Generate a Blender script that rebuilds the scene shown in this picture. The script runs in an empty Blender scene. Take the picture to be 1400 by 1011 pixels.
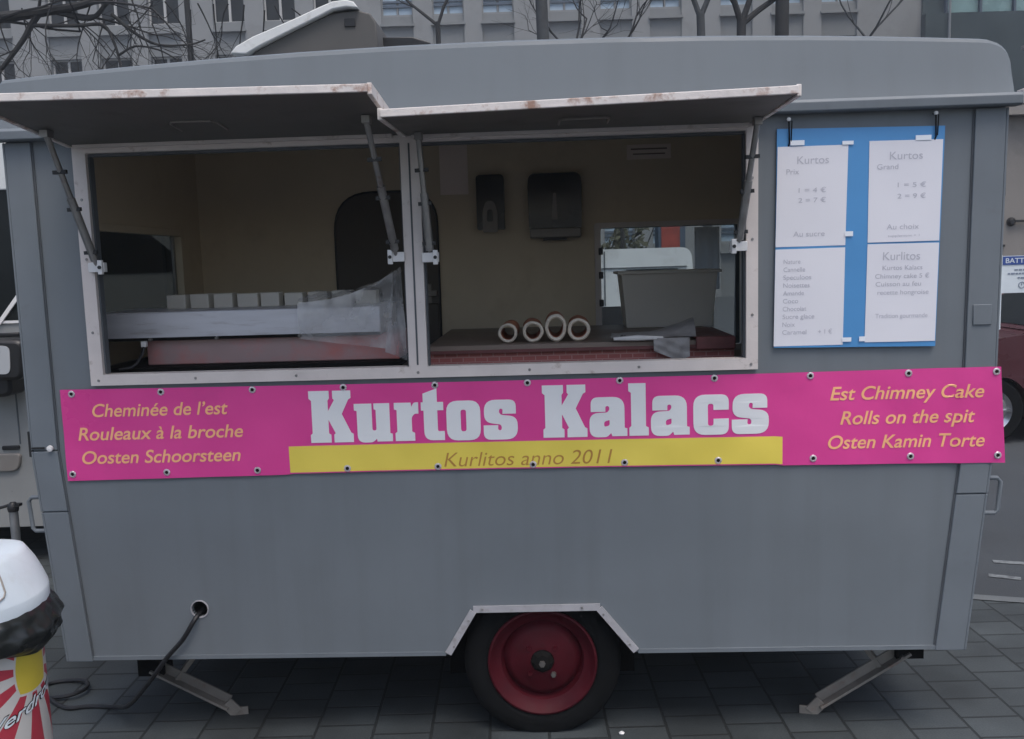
import bpy, bmesh, math, random
from mathutils import Vector, Matrix
SC = bpy.context.scene
COL = SC.collection
R = math.radians
PI = math.pi

# ------------------------------------------------------------------ camera
EYE = 1.70
pitch, roll, yaw = R(6.73), R(-1.722), R(0.19)
F_PX = 1250.0
cam_d = bpy.data.cameras.new('camera')
cam = bpy.data.objects.new('camera', cam_d)
COL.objects.link(cam)
cam_d.sensor_width = 36.0
cam_d.sensor_fit = 'HORIZONTAL'
cam_d.lens = F_PX / 1400.0 * 36.0
cam_d.clip_end = 2000
cam_d.clip_start = 0.05
cam.matrix_world = (Matrix.Translation((0, 0, EYE)) @ Matrix.Rotation(yaw, 4, 'Z')
                    @ Matrix.Rotation(PI / 2 - pitch, 4, 'X') @ Matrix.Rotation(roll, 4, 'Z'))
SC.camera = cam

# ------------------------------------------------------------------ light
SUN_EL, SUN_AZ = 68, 24            # sun behind the camera, to its right
w = bpy.data.worlds.new('World')
SC.world = w
w.use_nodes = True
wn = w.node_tree
bg = wn.nodes['Background']
sky = wn.nodes.new('ShaderNodeTexSky')
sky.sky_type = 'NISHITA'
sky.sun_disc = False
sky.sun_elevation = R(SUN_EL)
sky.sun_rotation = R(180 - SUN_AZ)
sky.air_density = 1.0
sky.dust_density = 4.0
wn.links.new(sky.outputs[0], bg.inputs[0])
bg.inputs[1].default_value = 0.10
sd = bpy.data.lights.new('sun', 'SUN')
sd.energy = 0.9
sd.angle = R(35)
sd.color = (1.0, 0.98, 0.96)
so = bpy.data.objects.new('sun', sd)
COL.objects.link(so)
so.rotation_euler = (R(90 - SUN_EL), 0, R(SUN_AZ))
so.location = (3, -6, 12)
SC.view_settings.view_transform = 'Standard'
SC.view_settings.look = 'None'
SC.view_settings.gamma = 1.0
SC.view_settings.exposure = 1.0
SC.cycles.max_bounces = 6
SC.cycles.use_denoising = True

# ------------------------------------------------------------------ materials
def s2l(c):
    return tuple(((x / 255) / 12.92 if x <= 10 else (((x / 255) + 0.055) / 1.055) ** 2.4) for x in c)

def mat(name, col, rough=0.6, metal=0.0, var=0.0, vscale=6.0, dirt=None, dscale=9.0, damt=0.5, dlo=0.55, dhi=0.7,
        bump=0.0, bscale=40.0, spec=0.5, coat=0.0, stretch=None, streak=0.0):
    m = bpy.data.materials.new(name)
    m.use_nodes = True
    nt = m.node_tree
    b = nt.nodes['Principled BSDF']
    b.inputs['Roughness'].default_value = rough
    b.inputs['Metallic'].default_value = metal
    b.inputs['Specular IOR Level'].default_value = spec
    b.inputs['Coat Weight'].default_value = coat
    b.inputs['Base Color'].default_value = (*col, 1)
    tc = nt.nodes.new('ShaderNodeTexCoord')
    src = tc.outputs['Object']
    if stretch:
        mp = nt.nodes.new('ShaderNodeMapping')
        mp.inputs['Scale'].default_value = stretch
        nt.links.new(src, mp.inputs[0])
        src = mp.outputs[0]
    out = None
    if var:
        n = nt.nodes.new('ShaderNodeTexNoise')
        n.inputs['Scale'].default_value = vscale
        n.inputs['Detail'].default_value = 6
        nt.links.new(src, n.inputs['Vector'])
        mx = nt.nodes.new('ShaderNodeMix')
        mx.data_type = 'RGBA'
        mx.inputs['A'].default_value = (*[c * (1 - var) for c in col], 1)
        mx.inputs['B'].default_value = (*[min(1, c * (1 + var)) for c in col], 1)
        rm = nt.nodes.new('ShaderNodeMapRange')
        rm.inputs[1].default_value = 0.3
        rm.inputs[2].default_value = 0.7
        nt.links.new(n.outputs['Fac'], rm.inputs[0])
        nt.links.new(rm.outputs[0], mx.inputs['Factor'])
        out = mx.outputs['Result']
        nt.links.new(out, b.inputs['Base Color'])
        mr = nt.nodes.new('ShaderNodeMapRange')
        mr.inputs[1].default_value = 0.3
        mr.inputs[2].default_value = 0.7
        mr.inputs[3].default_value = max(0.02, rough - 0.1)
        mr.inputs[4].default_value = min(1, rough + 0.1)
        nt.links.new(n.outputs['Fac'], mr.inputs[0])
        nt.links.new(mr.outputs[0], b.inputs['Roughness'])
    if dirt:
        n = nt.nodes.new('ShaderNodeTexNoise')
        n.inputs['Scale'].default_value = dscale
        n.inputs['Detail'].default_value = 8
        n.inputs['Roughness'].default_value = 0.65
        nt.links.new(src, n.inputs['Vector'])
        rm = nt.nodes.new('ShaderNodeMapRange')
        rm.inputs[1].default_value = dlo
        rm.inputs[2].default_value = dhi
        rm.inputs[4].default_value = damt
        nt.links.new(n.outputs['Fac'], rm.inputs[0])
        mx = nt.nodes.new('ShaderNodeMix')
        mx.data_type = 'RGBA'
        mx.inputs['A'].default_value = (*col, 1)
        if out:
            nt.links.new(out, mx.inputs['A'])
        mx.inputs['B'].default_value = (*dirt, 1)
        nt.links.new(rm.outputs[0], mx.inputs['Factor'])
        nt.links.new(mx.outputs['Result'], b.inputs['Base Color'])
    if streak:
        # rain streaks and road film: a soft stretched noise that darkens the coat a little
        mp = nt.nodes.new('ShaderNodeMapping')
        mp.inputs['Scale'].default_value = (13, 13, 0.9)
        nt.links.new(tc.outputs['Object'], mp.inputs[0])
        n = nt.nodes.new('ShaderNodeTexNoise')
        n.inputs['Scale'].default_value = 1.0
        n.inputs['Detail'].default_value = 5
        nt.links.new(mp.outputs[0], n.inputs['Vector'])
        rm = nt.nodes.new('ShaderNodeMapRange')
        rm.inputs[1].default_value = 0.48
        rm.inputs[2].default_value = 0.75
        rm.inputs[4].default_value = streak
        nt.links.new(n.outputs['Fac'], rm.inputs[0])
        mx = nt.nodes.new('ShaderNodeMix')
        mx.data_type = 'RGBA'
        prev = b.inputs['Base Color'].links[0].from_socket
        nt.links.new(prev, mx.inputs['A'])
        mx.inputs['B'].default_value = (col[0] * 0.62, col[1] * 0.6, col[2] * 0.57, 1)
        nt.links.new(rm.outputs[0], mx.inputs['Factor'])
        nt.links.new(mx.outputs['Result'], b.inputs['Base Color'])
    if bump:
        n = nt.nodes.new('ShaderNodeTexNoise')
        n.inputs['Scale'].default_value = bscale
        n.inputs['Detail'].default_value = 5
        nt.links.new(src, n.inputs['Vector'])
        bp = nt.nodes.new('ShaderNodeBump')
        bp.inputs['Strength'].default_value = bump
        bp.inputs['Distance'].default_value = 0.01
        nt.links.new(n.outputs['Fac'], bp.inputs['Height'])
        nt.links.new(bp.outputs[0], b.inputs['Normal'])
    return m

def glass(name, tint=(0.85, 0.9, 0.9), alpha=0.25, rough=0.03, body=(0.02, 0.025, 0.03)):
    """thin window glass: mostly see-through, with a glossy tinted skin"""
    m = bpy.data.materials.new(name)
    m.use_nodes = True
    nt = m.node_tree
    b = nt.nodes['Principled BSDF']
    b.inputs['Base Color'].default_value = (*body, 1)
    b.inputs['Roughness'].default_value = rough
    b.inputs['Specular IOR Level'].default_value = 0.8
    t = nt.nodes.new('ShaderNodeBsdfTransparent')
    t.inputs[0].default_value = (*tint, 1)
    mx = nt.nodes.new('ShaderNodeMixShader')
    mx.inputs[0].default_value = alpha
    nt.links.new(t.outputs[0], mx.inputs[1])
    nt.links.new(b.outputs[0], mx.inputs[2])
    nt.links.new(mx.outputs[0], nt.nodes['Material Output'].inputs[0])
    return m

RUST = (0.16, 0.055, 0.025)
M = {}
M['paint'] = mat('grey_blue_paint', (0.148, 0.168, 0.185), 0.55, var=0.05, vscale=2.2, dirt=(0.125, 0.137, 0.148), dscale=5,
                 damt=0.35, dlo=0.5, dhi=0.8, bump=0.16, bscale=2.2, streak=0.2)
M['paint_roof'] = mat('grey_blue_roof_paint', (0.138, 0.160, 0.178), 0.6, var=0.05, vscale=3, dirt=(0.12, 0.13, 0.145), dscale=7,
                      damt=0.3, dlo=0.55, dhi=0.8, bump=0.12, bscale=3, streak=0.15)
M['trim'] = mat('grey_trim_paint', (0.148, 0.169, 0.188), 0.55, var=0.06, vscale=6, dirt=(0.12, 0.12, 0.13), dscale=14, damt=0.4,
                dlo=0.6, dhi=0.75, streak=0.15)
M['seam'] = mat('dark_sealant', (0.09, 0.10, 0.11), 0.8, var=0.2)
M['white_metal'] = mat('worn_white_paint', (0.66, 0.60, 0.57), 0.5, var=0.06, vscale=9, dirt=(0.28, 0.2, 0.15), dscale=16, damt=0.6,
                       dlo=0.6, dhi=0.72, bump=0.08, bscale=60)
M['rusty_white'] = mat('rusty_white_edge', (0.70, 0.65, 0.62), 0.55, var=0.06, vscale=12, dirt=(0.28, 0.13, 0.075), dscale=15, damt=0.85,
                       dlo=0.53, dhi=0.66, bump=0.15, bscale=60)
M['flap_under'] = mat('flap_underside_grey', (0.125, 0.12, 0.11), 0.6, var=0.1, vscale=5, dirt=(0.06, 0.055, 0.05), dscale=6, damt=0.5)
M['strut'] = mat('zinc_strut', (0.33, 0.32, 0.31), 0.42, 0.75, var=0.15, vscale=20, dirt=RUST, dscale=18, damt=0.5, dlo=0.6, dhi=0.75)
M['alu'] = mat('dull_aluminium_strip', (0.44, 0.43, 0.45), 0.5, 0.2, var=0.08, vscale=14, dirt=(0.2, 0.17, 0.15), dscale=20, damt=0.5)
M['bracket'] = mat('white_bracket', (0.74, 0.73, 0.72), 0.45, var=0.05, vscale=20)
M['dark'] = mat('black_plastic', (0.012, 0.012, 0.013), 0.45, var=0.2)
M['under'] = mat('underbody_black', (0.006, 0.006, 0.006), 0.95, var=0.3, spec=0.1)
M['lining'] = mat('cream_lining', (0.66, 0.56, 0.41), 0.6, var=0.06, vscale=3, dirt=(0.5, 0.41, 0.28), dscale=3, damt=0.5)
M['lining_dark'] = mat('brown_door_panel', (0.07, 0.06, 0.048), 0.55, var=0.1)
M['tyre'] = mat('tyre_rubber', (0.0055, 0.006, 0.0065), 0.95, spec=0.15, var=0.25, vscale=20, bump=0.1, bscale=80)
M['rim'] = mat('dull_red_rim', (0.058, 0.003, 0.008), 0.6, spec=0.2, var=0.2, vscale=8, dirt=(0.035, 0.006, 0.008), dscale=11, damt=0.7, bump=0.1, bscale=30)
M['hub'] = mat('rusty_hub', (0.006, 0.0055, 0.005), 0.9, spec=0.2, var=0.3, vscale=30)
M['bolt'] = mat('steel_bolt', (0.16, 0.15, 0.14), 0.5, 0.6)
M['pink'] = mat('magenta_vinyl', (0.71, 0.055, 0.29), 0.36, var=0.05, vscale=3, dirt=(0.60, 0.05, 0.26), dscale=5, damt=0.5, bump=0.3, bscale=5, spec=0.5)
M['yellow'] = mat('yellow_vinyl', (0.80, 0.64, 0.10), 0.36, var=0.05, vscale=4, bump=0.3, bscale=5, spec=0.5)
M['white_ink'] = mat('white_print', (0.78, 0.79, 0.80), 0.4, var=0.02)
M['orange_ink'] = mat('orange_yellow_print', (0.98, 0.50, 0.24), 0.4)
M['brown_ink'] = mat('ochre_print', (0.46, 0.23, 0.05), 0.4)
M['eyelet'] = mat('eyelet_metal', (0.72, 0.66, 0.70), 0.3, 0.6, var=0.1, vscale=60)
M['board_blue'] = mat('blue_board', (0.075, 0.27, 0.56), 0.4, var=0.04, vscale=5)
M['paper'] = mat('white_paper', (0.72, 0.72, 0.77), 0.75, var=0.015, vscale=5, bump=0.1, bscale=9)
M['ink'] = mat('grey_ink', (0.49, 0.49, 0.55), 0.8)
M['tape'] = mat('clear_tape', (0.78, 0.82, 0.88), 0.3)
M['steel'] = mat('brushed_steel', (0.62, 0.62, 0.66), 0.4, 0.25, var=0.08, vscale=4, stretch=(1, 8, 8), dirt=(0.25, 0.2, 0.18), dscale=5, damt=0.4)
M['warm_steel'] = mat('painted_red_glow_steel', (0.40, 0.28, 0.28), 0.42, 0.2, var=0.08, vscale=4, dirt=(0.62, 0.13, 0.11), dscale=2.6,
                      damt=0.8, dlo=0.44, dhi=0.66)  # red glow below the oven is painted in as pinkish base and red blotches
M['brick_red'] = None
M['red_cloth'] = mat('dark_red_oilcloth', (0.15, 0.045, 0.045), 0.5, var=0.2, vscale=20)
M['counter'] = mat('brown_counter_top', (0.22, 0.17, 0.14), 0.45, var=0.15, vscale=6)
M['cake'] = mat('baked_dough', (0.50, 0.20, 0.11), 0.75, var=0.3, vscale=30, bump=0.4, bscale=60)
M['sugar'] = mat('sugar_crust', (0.86, 0.78, 0.66), 0.7, var=0.08, vscale=40, bump=0.3, bscale=90)
M['tub'] = mat('milky_plastic', (0.80, 0.77, 0.71), 0.4, var=0.05, vscale=4)
M['grey_plastic'] = mat('grey_plastic', (0.24, 0.22, 0.2), 0.4, var=0.06)
M['dispenser'] = mat('smoked_plastic', (0.014, 0.019, 0.02), 0.25, var=0.2, vscale=4)
M['cream_paper'] = mat('aged_notice_paper', (0.90, 0.78, 0.72), 0.8, var=0.04)
M['bin_white'] = mat('bin_white_plastic', (0.56, 0.63, 0.69), 0.4, var=0.03, vscale=4, dirt=(0.4, 0.42, 0.42), dscale=6, damt=0.3)
M['bag'] = mat('black_bin_bag', (0.010, 0.012, 0.012), 0.32, var=0.3, vscale=8, bump=0.25, bscale=9)
M['cable'] = mat('black_cable', (0.01, 0.01, 0.012), 0.5)
M['silver'] = mat('dull_silver_paint', (0.27, 0.275, 0.27), 0.35, var=0.05, coat=0.2, dirt=(0.2, 0.2, 0.185), dscale=3, damt=0.5)
M['van'] = mat('white_van_paint', (0.60, 0.62, 0.62), 0.3, var=0.03, coat=0.3, dirt=(0.35, 0.34, 0.31), dscale=3, damt=0.4)
M['vglass'] = glass('vehicle_glass', (0.25, 0.3, 0.3), 0.6)
M['dim_pane'] = glass('tinted_window_pane', (0.42, 0.44, 0.43), 0.2)  # even grey tint, darkens the view through the end window
M['pane'] = glass('window_pane', (0.86, 0.9, 0.9), 0.12)
M['redcar'] = mat('dark_maroon_paint', (0.06, 0.012, 0.018), 0.3, var=0.05, coat=0.5)
M['chrome'] = mat('chrome', (0.6, 0.6, 0.62), 0.2, 0.95)
M['lamp_glass'] = mat('headlamp_glass', (0.5, 0.52, 0.54), 0.15, 0.2)
M['post'] = mat('galvanised_post', (0.3, 0.31, 0.32), 0.45, 0.6, var=0.1, vscale=20)
M['concrete'] = mat('facade_concrete', (0.185, 0.195, 0.197), 0.9, var=0.09, vscale=0.5, dirt=(0.12, 0.126, 0.128), dscale=0.9, damt=0.5,
                    bump=0.1, bscale=4)
M['concrete_lt'] = mat('facade_pilaster', (0.22, 0.228, 0.23), 0.9, var=0.07, vscale=0.6, dirt=(0.15, 0.155, 0.155), dscale=1.1, damt=0.4)
M['dark_pane'] = mat('dark_window_glass', (0.012, 0.015, 0.016), 0.5, spec=0.12, var=0.4, vscale=1.5)
M['blind'] = mat('pale_blue_blind', (0.33, 0.43, 0.52), 0.6, var=0.1, vscale=2)
M['dkframe'] = mat('dark_blue_frame', (0.06, 0.085, 0.12), 0.5)
M['white_frame'] = mat('window_frame_paint', (0.42, 0.42, 0.41), 0.6)
M['teal_glass'] = mat('teal_blind_glass', (0.20, 0.32, 0.33), 0.3, var=0.12, vscale=1.5)
M['dk_clad'] = mat('dark_teal_cladding', (0.03, 0.05, 0.057), 0.5, var=0.15, vscale=1)
M['cream'] = mat('cream_stone', (0.52, 0.50, 0.42), 0.85, var=0.06, vscale=1.5)
M['stone'] = mat('beige_grey_stone', (0.22, 0.205, 0.19), 0.85, var=0.1, vscale=1.5, dirt=(0.13, 0.12, 0.11), dscale=2, damt=0.5, bump=0.1)
M['bark'] = mat('bark', (0.022, 0.0225, 0.023), 0.9, var=0.3, vscale=9, bump=0.4, bscale=25)
M['bark_gr'] = mat('grey_bark', (0.045, 0.049, 0.052), 0.9, var=0.3, vscale=7, bump=0.4, bscale=25)
M['leaf'] = mat('winter_hedge_leaf', (0.055, 0.058, 0.03), 0.7, var=0.5, vscale=6)
M['sign_blue'] = mat('sign_blue', (0.03, 0.07, 0.26), 0.5, var=0.05)
M['sign_white'] = mat('sign_white', (0.62, 0.68, 0.72), 0.5, var=0.03)
M['sign_ink'] = mat('sign_ink', (0.2, 0.24, 0.32), 0.6)
M['red_panel'] = mat('red_poster', (0.28, 0.05, 0.035), 0.5, var=0.25, vscale=5)
M['hatch_white'] = mat('hatch_white', (0.62, 0.63, 0.62), 0.5, var=0.05, vscale=9, dirt=(0.35, 0.34, 0.3), dscale=20, damt=0.5)
M['hatch_grey'] = mat('hatch_brown_grey', (0.085, 0.082, 0.078), 0.7, var=0.12, vscale=5)

def brick_mat():
    m = bpy.data.materials.new('red_brick_pattern_oilcloth')
    m.use_nodes = True
    nt = m.node_tree
    b = nt.nodes['Principled BSDF']
    b.inputs['Roughness'].default_value = 0.5
    tc = nt.nodes.new('ShaderNodeTexCoord')
    sp = nt.nodes.new('ShaderNodeSeparateXYZ')
    cb = nt.nodes.new('ShaderNodeCombineXYZ')
    nt.links.new(tc.outputs['Object'], sp.inputs[0])
    nt.links.new(sp.outputs[0], cb.inputs[0])
    nt.links.new(sp.outputs[2], cb.inputs[1])
    br = nt.nodes.new('ShaderNodeTexBrick')
    br.inputs['Color1'].default_value = (0.40, 0.11, 0.095, 1)
    br.inputs['Color2'].default_value = (0.32, 0.085, 0.075, 1)
    br.inputs['Mortar'].default_value = (0.45, 0.22, 0.20, 1)
    br.inputs['Scale'].default_value = 1
    br.inputs['Brick Width'].default_value = 0.045
    br.inputs['Row Height'].default_value = 0.018
    br.inputs['Mortar Size'].default_value = 0.002
    nt.links.new(cb.outputs[0], br.inputs['Vector'])
    nt.links.new(br.outputs['Color'], b.inputs['Base Color'])
    return m
M['brick_red'] = brick_mat()

def film_mat():
    m = bpy.data.materials.new('clear_plastic_film')
    m.use_nodes = True
    nt = m.node_tree
    b = nt.nodes['Principled BSDF']
    b.inputs['Base Color'].default_value = (0.75, 0.74, 0.74, 1)
    b.inputs['Roughness'].default_value = 0.18
    b.inputs['Specular IOR Level'].default_value = 0.8
    t = nt.nodes.new('ShaderNodeBsdfTransparent')
    n = nt.nodes.new('ShaderNodeTexNoise')
    n.inputs['Scale'].default_value = 7
    n.inputs['Detail'].default_value = 5
    tc = nt.nodes.new('ShaderNodeTexCoord')
    nt.links.new(tc.outputs['Object'], n.inputs['Vector'])
    rm = nt.nodes.new('ShaderNodeMapRange')
    rm.inputs[1].default_value = 0.35
    rm.inputs[2].default_value = 0.7
    rm.inputs[3].default_value = 0.14
    rm.inputs[4].default_value = 0.66
    nt.links.new(n.outputs['Fac'], rm.inputs[0])
    mx = nt.nodes.new('ShaderNodeMixShader')
    nt.links.new(rm.outputs[0], mx.inputs[0])
    nt.links.new(t.outputs[0], mx.inputs[1])
    nt.links.new(b.outputs[0], mx.inputs[2])
    bp = nt.nodes.new('ShaderNodeBump')
    bp.inputs['Strength'].default_value = 0.3
    bp.inputs['Distance'].default_value = 0.02
    nt.links.new(n.outputs['Fac'], bp.inputs['Height'])
    nt.links.new(bp.outputs[0], b.inputs['Normal'])
    nt.links.new(mx.outputs[0], nt.nodes['Material Output'].inputs[0])
    return m
M['film'] = film_mat()
def translucent(m, col, fac):
    nt = m.node_tree
    b = nt.nodes['Principled BSDF']
    t = nt.nodes.new('ShaderNodeBsdfTranslucent')
    t.inputs[0].default_value = (*col, 1)
    mx = nt.nodes.new('ShaderNodeMixShader')
    mx.inputs[0].default_value = fac
    nt.links.new(b.outputs[0], mx.inputs[1])
    nt.links.new(t.outputs[0], mx.inputs[2])
    nt.links.new(mx.outputs[0], nt.nodes['Material Output'].inputs[0])
translucent(M['tub'], (0.95, 0.92, 0.85), 0.4)
def blind_mat():
    m = bpy.data.materials.new('thin_blind_cloth')
    m.use_nodes = True
    nt = m.node_tree
    b = nt.nodes['Principled BSDF']
    b.inputs['Base Color'].default_value = (0.6, 0.62, 0.64, 1)
    t = nt.nodes.new('ShaderNodeBsdfTranslucent')
    t.inputs[0].default_value = (0.6, 0.62, 0.64, 1)
    mx = nt.nodes.new('ShaderNodeMixShader')
    mx.inputs[0].default_value = 0.5
    nt.links.new(b.outputs[0], mx.inputs[1])
    nt.links.new(t.outputs[0], mx.inputs[2])
    nt.links.new(mx.outputs[0], nt.nodes['Material Output'].inputs[0])
    return m
M['blind_cloth'] = blind_mat()

# ------------------------------------------------------------------ mesh builder
class MB:
    def __init__(s):
        s.v = []; s.f = []
    def add(s, vs, fs):
        o = len(s.v)
        s.v += [Vector(p) for p in vs]
        s.f += [tuple(i + o for i in f) for f in fs]
        return s
    def box(s, x0, x1, y0, y1, z0, z1):
        return s.add([(x0, y0, z0), (x1, y0, z0), (x1, y1, z0), (x0, y1, z0), (x0, y0, z1), (x1, y0, z1), (x1, y1, z1), (x0, y1, z1)],
                     [(0, 3, 2, 1), (4, 5, 6, 7), (0, 1, 5, 4), (1, 2, 6, 5), (2, 3, 7, 6), (3, 0, 4, 7)])
    def prism(s, pts, y0, y1, ax='y'):
        """polygon in (x,z) extruded along y, or in (y,z) along x"""
        n = len(pts)
        if ax == 'y':
            vs = [(a, y0, b) for a, b in pts] + [(a, y1, b) for a, b in pts]
        else:
            vs = [(y0, a, b) for a, b in pts] + [(y1, a, b) for a, b in pts]
        fs = [tuple(range(n)), tuple(range(2 * n - 1, n - 1, -1))]
        fs += [(i, i + n, (i + 1) % n + n, (i + 1) % n) for i in range(n)]
        return s.add(vs, fs)
    def vprism(s, pts, z0, z1):
        n = len(pts)
        vs = [(a, b, z0) for a, b in pts] + [(a, b, z1) for a, b in pts]
        fs = [tuple(range(n - 1, -1, -1)), tuple(range(n, 2 * n))] + [(i, (i + 1) % n, (i + 1) % n + n, i + n) for i in range(n)]
        return s.add(vs, fs)
    def bar(s, a, b, wx, wy, up=(0, 0, 1)):
        a = Vector(a); b = Vector(b)
        d = (b - a).normalized()
        u = d.cross(Vector(up))
        if u.length < 1e-4:
            u = d.cross(Vector((1, 0, 0)))
        u.normalize(); v = u.cross(d)
        u = u * wx / 2; v = v * wy / 2
        vs = [a - u - v, a + u - v, a + u + v, a - u + v, b - u - v, b + u - v, b + u + v, b - u + v]
        return s.add(vs, [(0, 3, 2, 1), (4, 5, 6, 7), (0, 1, 5, 4), (1, 2, 6, 5), (2, 3, 7, 6), (3, 0, 4, 7)])
    def tube(s, pts, rad, n=8, closed=False):
        pts = [Vector(p) for p in pts]
        k = len(pts)
        if not isinstance(rad, (list, tuple)):
            rad = [rad] * k
        vs = []; prev = None
        for i, p in enumerate(pts):
            if closed:
                d = pts[(i + 1) % k] - pts[i - 1]
            else:
                d = pts[min(i + 1, k - 1)] - pts[max(i - 1, 0)]
            d.normalize()
            if prev is None:
                u = d.cross(Vector((0.13, 0.21, 1)))
                if u.length < 1e-3:
                    u = d.cross(Vector((1, 0, 0)))
            else:
                u = prev - d * prev.dot(d)
            u.normalize(); prev = u
            v = d.cross(u)
            for j in range(n):
                a = 2 * PI * j / n
                vs.append(p + (u * math.cos(a) + v * math.sin(a)) * rad[i])
        fs = []
        rng = range(k) if closed else range(k - 1)
        for i in rng:
            i2 = (i + 1) % k
            for j in range(n):
                fs.append((i * n + j, i * n + (j + 1) % n, i2 * n + (j + 1) % n, i2 * n + j))
        if not closed:
            fs.append(tuple(range(n - 1, -1, -1)))
            fs.append(tuple((k - 1) * n + j for j in range(n)))
        return s.add(vs, fs)
    def lathe(s, prof, c, axis='z', n=40, close=True):
        """prof: (r, t) along the axis from centre c"""
        c = Vector(c); vs = []
        for r, t in prof:
            for j in range(n):
                a = 2 * PI * j / n
                ca, sa = math.cos(a) * r, math.sin(a) * r
                vs.append(c + Vector((ca, sa, t) if axis == 'z' else ((ca, t, sa) if axis == 'y' else (t, ca, sa))))
        fs = []
        for i in range(len(prof) - 1):
            for j in range(n):
                q = (i * n + j, i * n + (j + 1) % n, (i + 1) * n + (j + 1) % n, (i + 1) * n + j)
                fs.append(q if axis != 'y' else q[::-1])
        if close:
            for i in (0, len(prof) - 1):
                if prof[i][0] > 1e-6:
                    fs.append(tuple(i * n + j for j in range(n)))
        return s.add(vs, fs)
    def grid(s, fn, nu, nv):
        vs = [fn(i / nu, j / nv) for i in range(nu + 1) for j in range(nv + 1)]
        fs = [(i * (nv + 1) + j, (i + 1) * (nv + 1) + j, (i + 1) * (nv + 1) + j + 1, i * (nv + 1) + j + 1) for i in range(nu) for j in range(nv)]
        return s.add(vs, fs)
    def mesh(s, m):
        """merge another (verts, faces) pair"""
        return s.add(*m)

DEPS = None
def curve_mesh(cu, fn):
    """fill a 2-D curve / text, hand back verts mapped by fn((x,y,z)) and faces"""
    ob = bpy.data.objects.new('outline', cu)
    COL.objects.link(ob)
    dg = bpy.context.evaluated_depsgraph_get()
    me = bpy.data.meshes.new_from_object(ob.evaluated_get(dg))
    vs = [fn(v.co.copy()) for v in me.vertices]
    fs = [tuple(p.vertices) for p in me.polygons]
    bpy.data.objects.remove(ob)
    bpy.data.curves.remove(cu)
    bpy.data.meshes.remove(me)
    return vs, fs

def plate(contours, thick):
    """flat plate with holes; contours in (x, z), thickness along y, front at y=-thick/2"""
    cu = bpy.data.curves.new('outline', 'CURVE')
    cu.dimensions = '2D'
    cu.fill_mode = 'BOTH'
    cu.extrude = thick / 2
    for c in contours:
        sp = cu.splines.new('POLY')
        sp.points.add(len(c) - 1)
        for p, q in zip(sp.points, c):
            p.co = (q[0], q[1], 0, 1)
        sp.use_cyclic_u = True
    return curve_mesh(cu, lambda p: Vector((p.x, -p.z, p.y)))

def shift(m, d):
    d = Vector(d)
    return [v + d for v in m[0]], m[1]

def rpoly(pts, seg=5):
    """polygon with rounded corners: (x, y[, r])"""
    out = []
    n = len(pts)
    for i, p in enumerate(pts):
        if len(p) < 3 or p[2] == 0:
            out.append((p[0], p[1])); continue
        a = Vector(pts[i - 1][:2]); b = Vector(p[:2]); c = Vector(pts[(i + 1) % n][:2])
        d1 = (a - b); d2 = (c - b)
        r = min(p[2], d1.length * 0.5, d2.length * 0.5)
        s_, e_ = b + d1.normalized() * r, b + d2.normalized() * r
        for k in range(seg + 1):
            t = k / seg
            q = s_ * (1 - t) ** 2 + b * 2 * t * (1 - t) + e_ * t * t
            out.append((q.x, q.y))
    return out

def rrect(x0, x1, z0, z1, r, seg=5):
    return rpoly([(x0, z0, r), (x1, z0, r), (x1, z1, r), (x0, z1, r)], seg)

# ------------------------------------------------------------------ object helpers
TH = R(2.05)
TBASE = Vector((0, 3.1, 0))
TROT = Matrix.Rotation(-TH, 3, 'Z')
def tl(p):
    return TBASE + TROT @ Vector(p)

ORG = {}
def thing(name, label, cat, at=(0, 0, 0), frame='W', group=None):
    o = bpy.data.objects.new(name, None)
    o.empty_display_size = 0.1
    COL.objects.link(o)
    at = Vector(at)
    if frame == 'T':
        o.location = tl(at); o.rotation_euler = (0, 0, -TH)
    else:
        o.location = at
    o['label'] = label; o['category'] = cat
    if group: o['group'] = group
    ORG[o.name] = at
    return o

def obj(name, mb, m, parent=None, label=None, smooth=40, bevel=0.0, at=None, frame='W'):
    """link one mesh; vertices are given in the frame of the thing it belongs to"""
    if isinstance(mb, tuple):
        mb = MB().add(*mb)
    org = Vector(at) if at is not None else (ORG[parent.name] if parent else Vector((0, 0, 0)))
    me = bpy.data.meshes.new(name)
    me.from_pydata([v - org for v in mb.v], [], mb.f)
    me.materials.append(m)
    bm = bmesh.new(); bm.from_mesh(me)
    bmesh.ops.recalc_face_normals(bm, faces=bm.faces)
    bm.to_mesh(me); bm.free()
    me.update()
    o = bpy.data.objects.new(name, me)
    COL.objects.link(o)
    if smooth:
        me.shade_smooth()
        me.set_sharp_from_angle(angle=R(smooth))
    if bevel:
        bv = o.modifiers.new('bevel', 'BEVEL')
        bv.width = bevel; bv.segments = 2; bv.limit_method = 'ANGLE'; bv.angle_limit = R(40)
    if parent:
        o.parent = parent
        ORG[o.name] = org
    elif at is not None:
        if frame == 'T':
            o.location = tl(org); o.rotation_euler = (0, 0, -TH)
        else:
            o.location = org
        ORG[o.name] = org
    if label: o['label'] = label
    return o

def solo(name, mb, m, label, cat, at, frame='W', group=None, **k):
    o = obj(name, mb, m, None, label, at=at, frame=frame, **k)
    o['category'] = cat
    if group: o['group'] = group
    return o

def struct(name, mb, m, kind='structure', **k):
    o = obj(name, mb, m, None, **k)
    o['kind'] = kind
    return o

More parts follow.
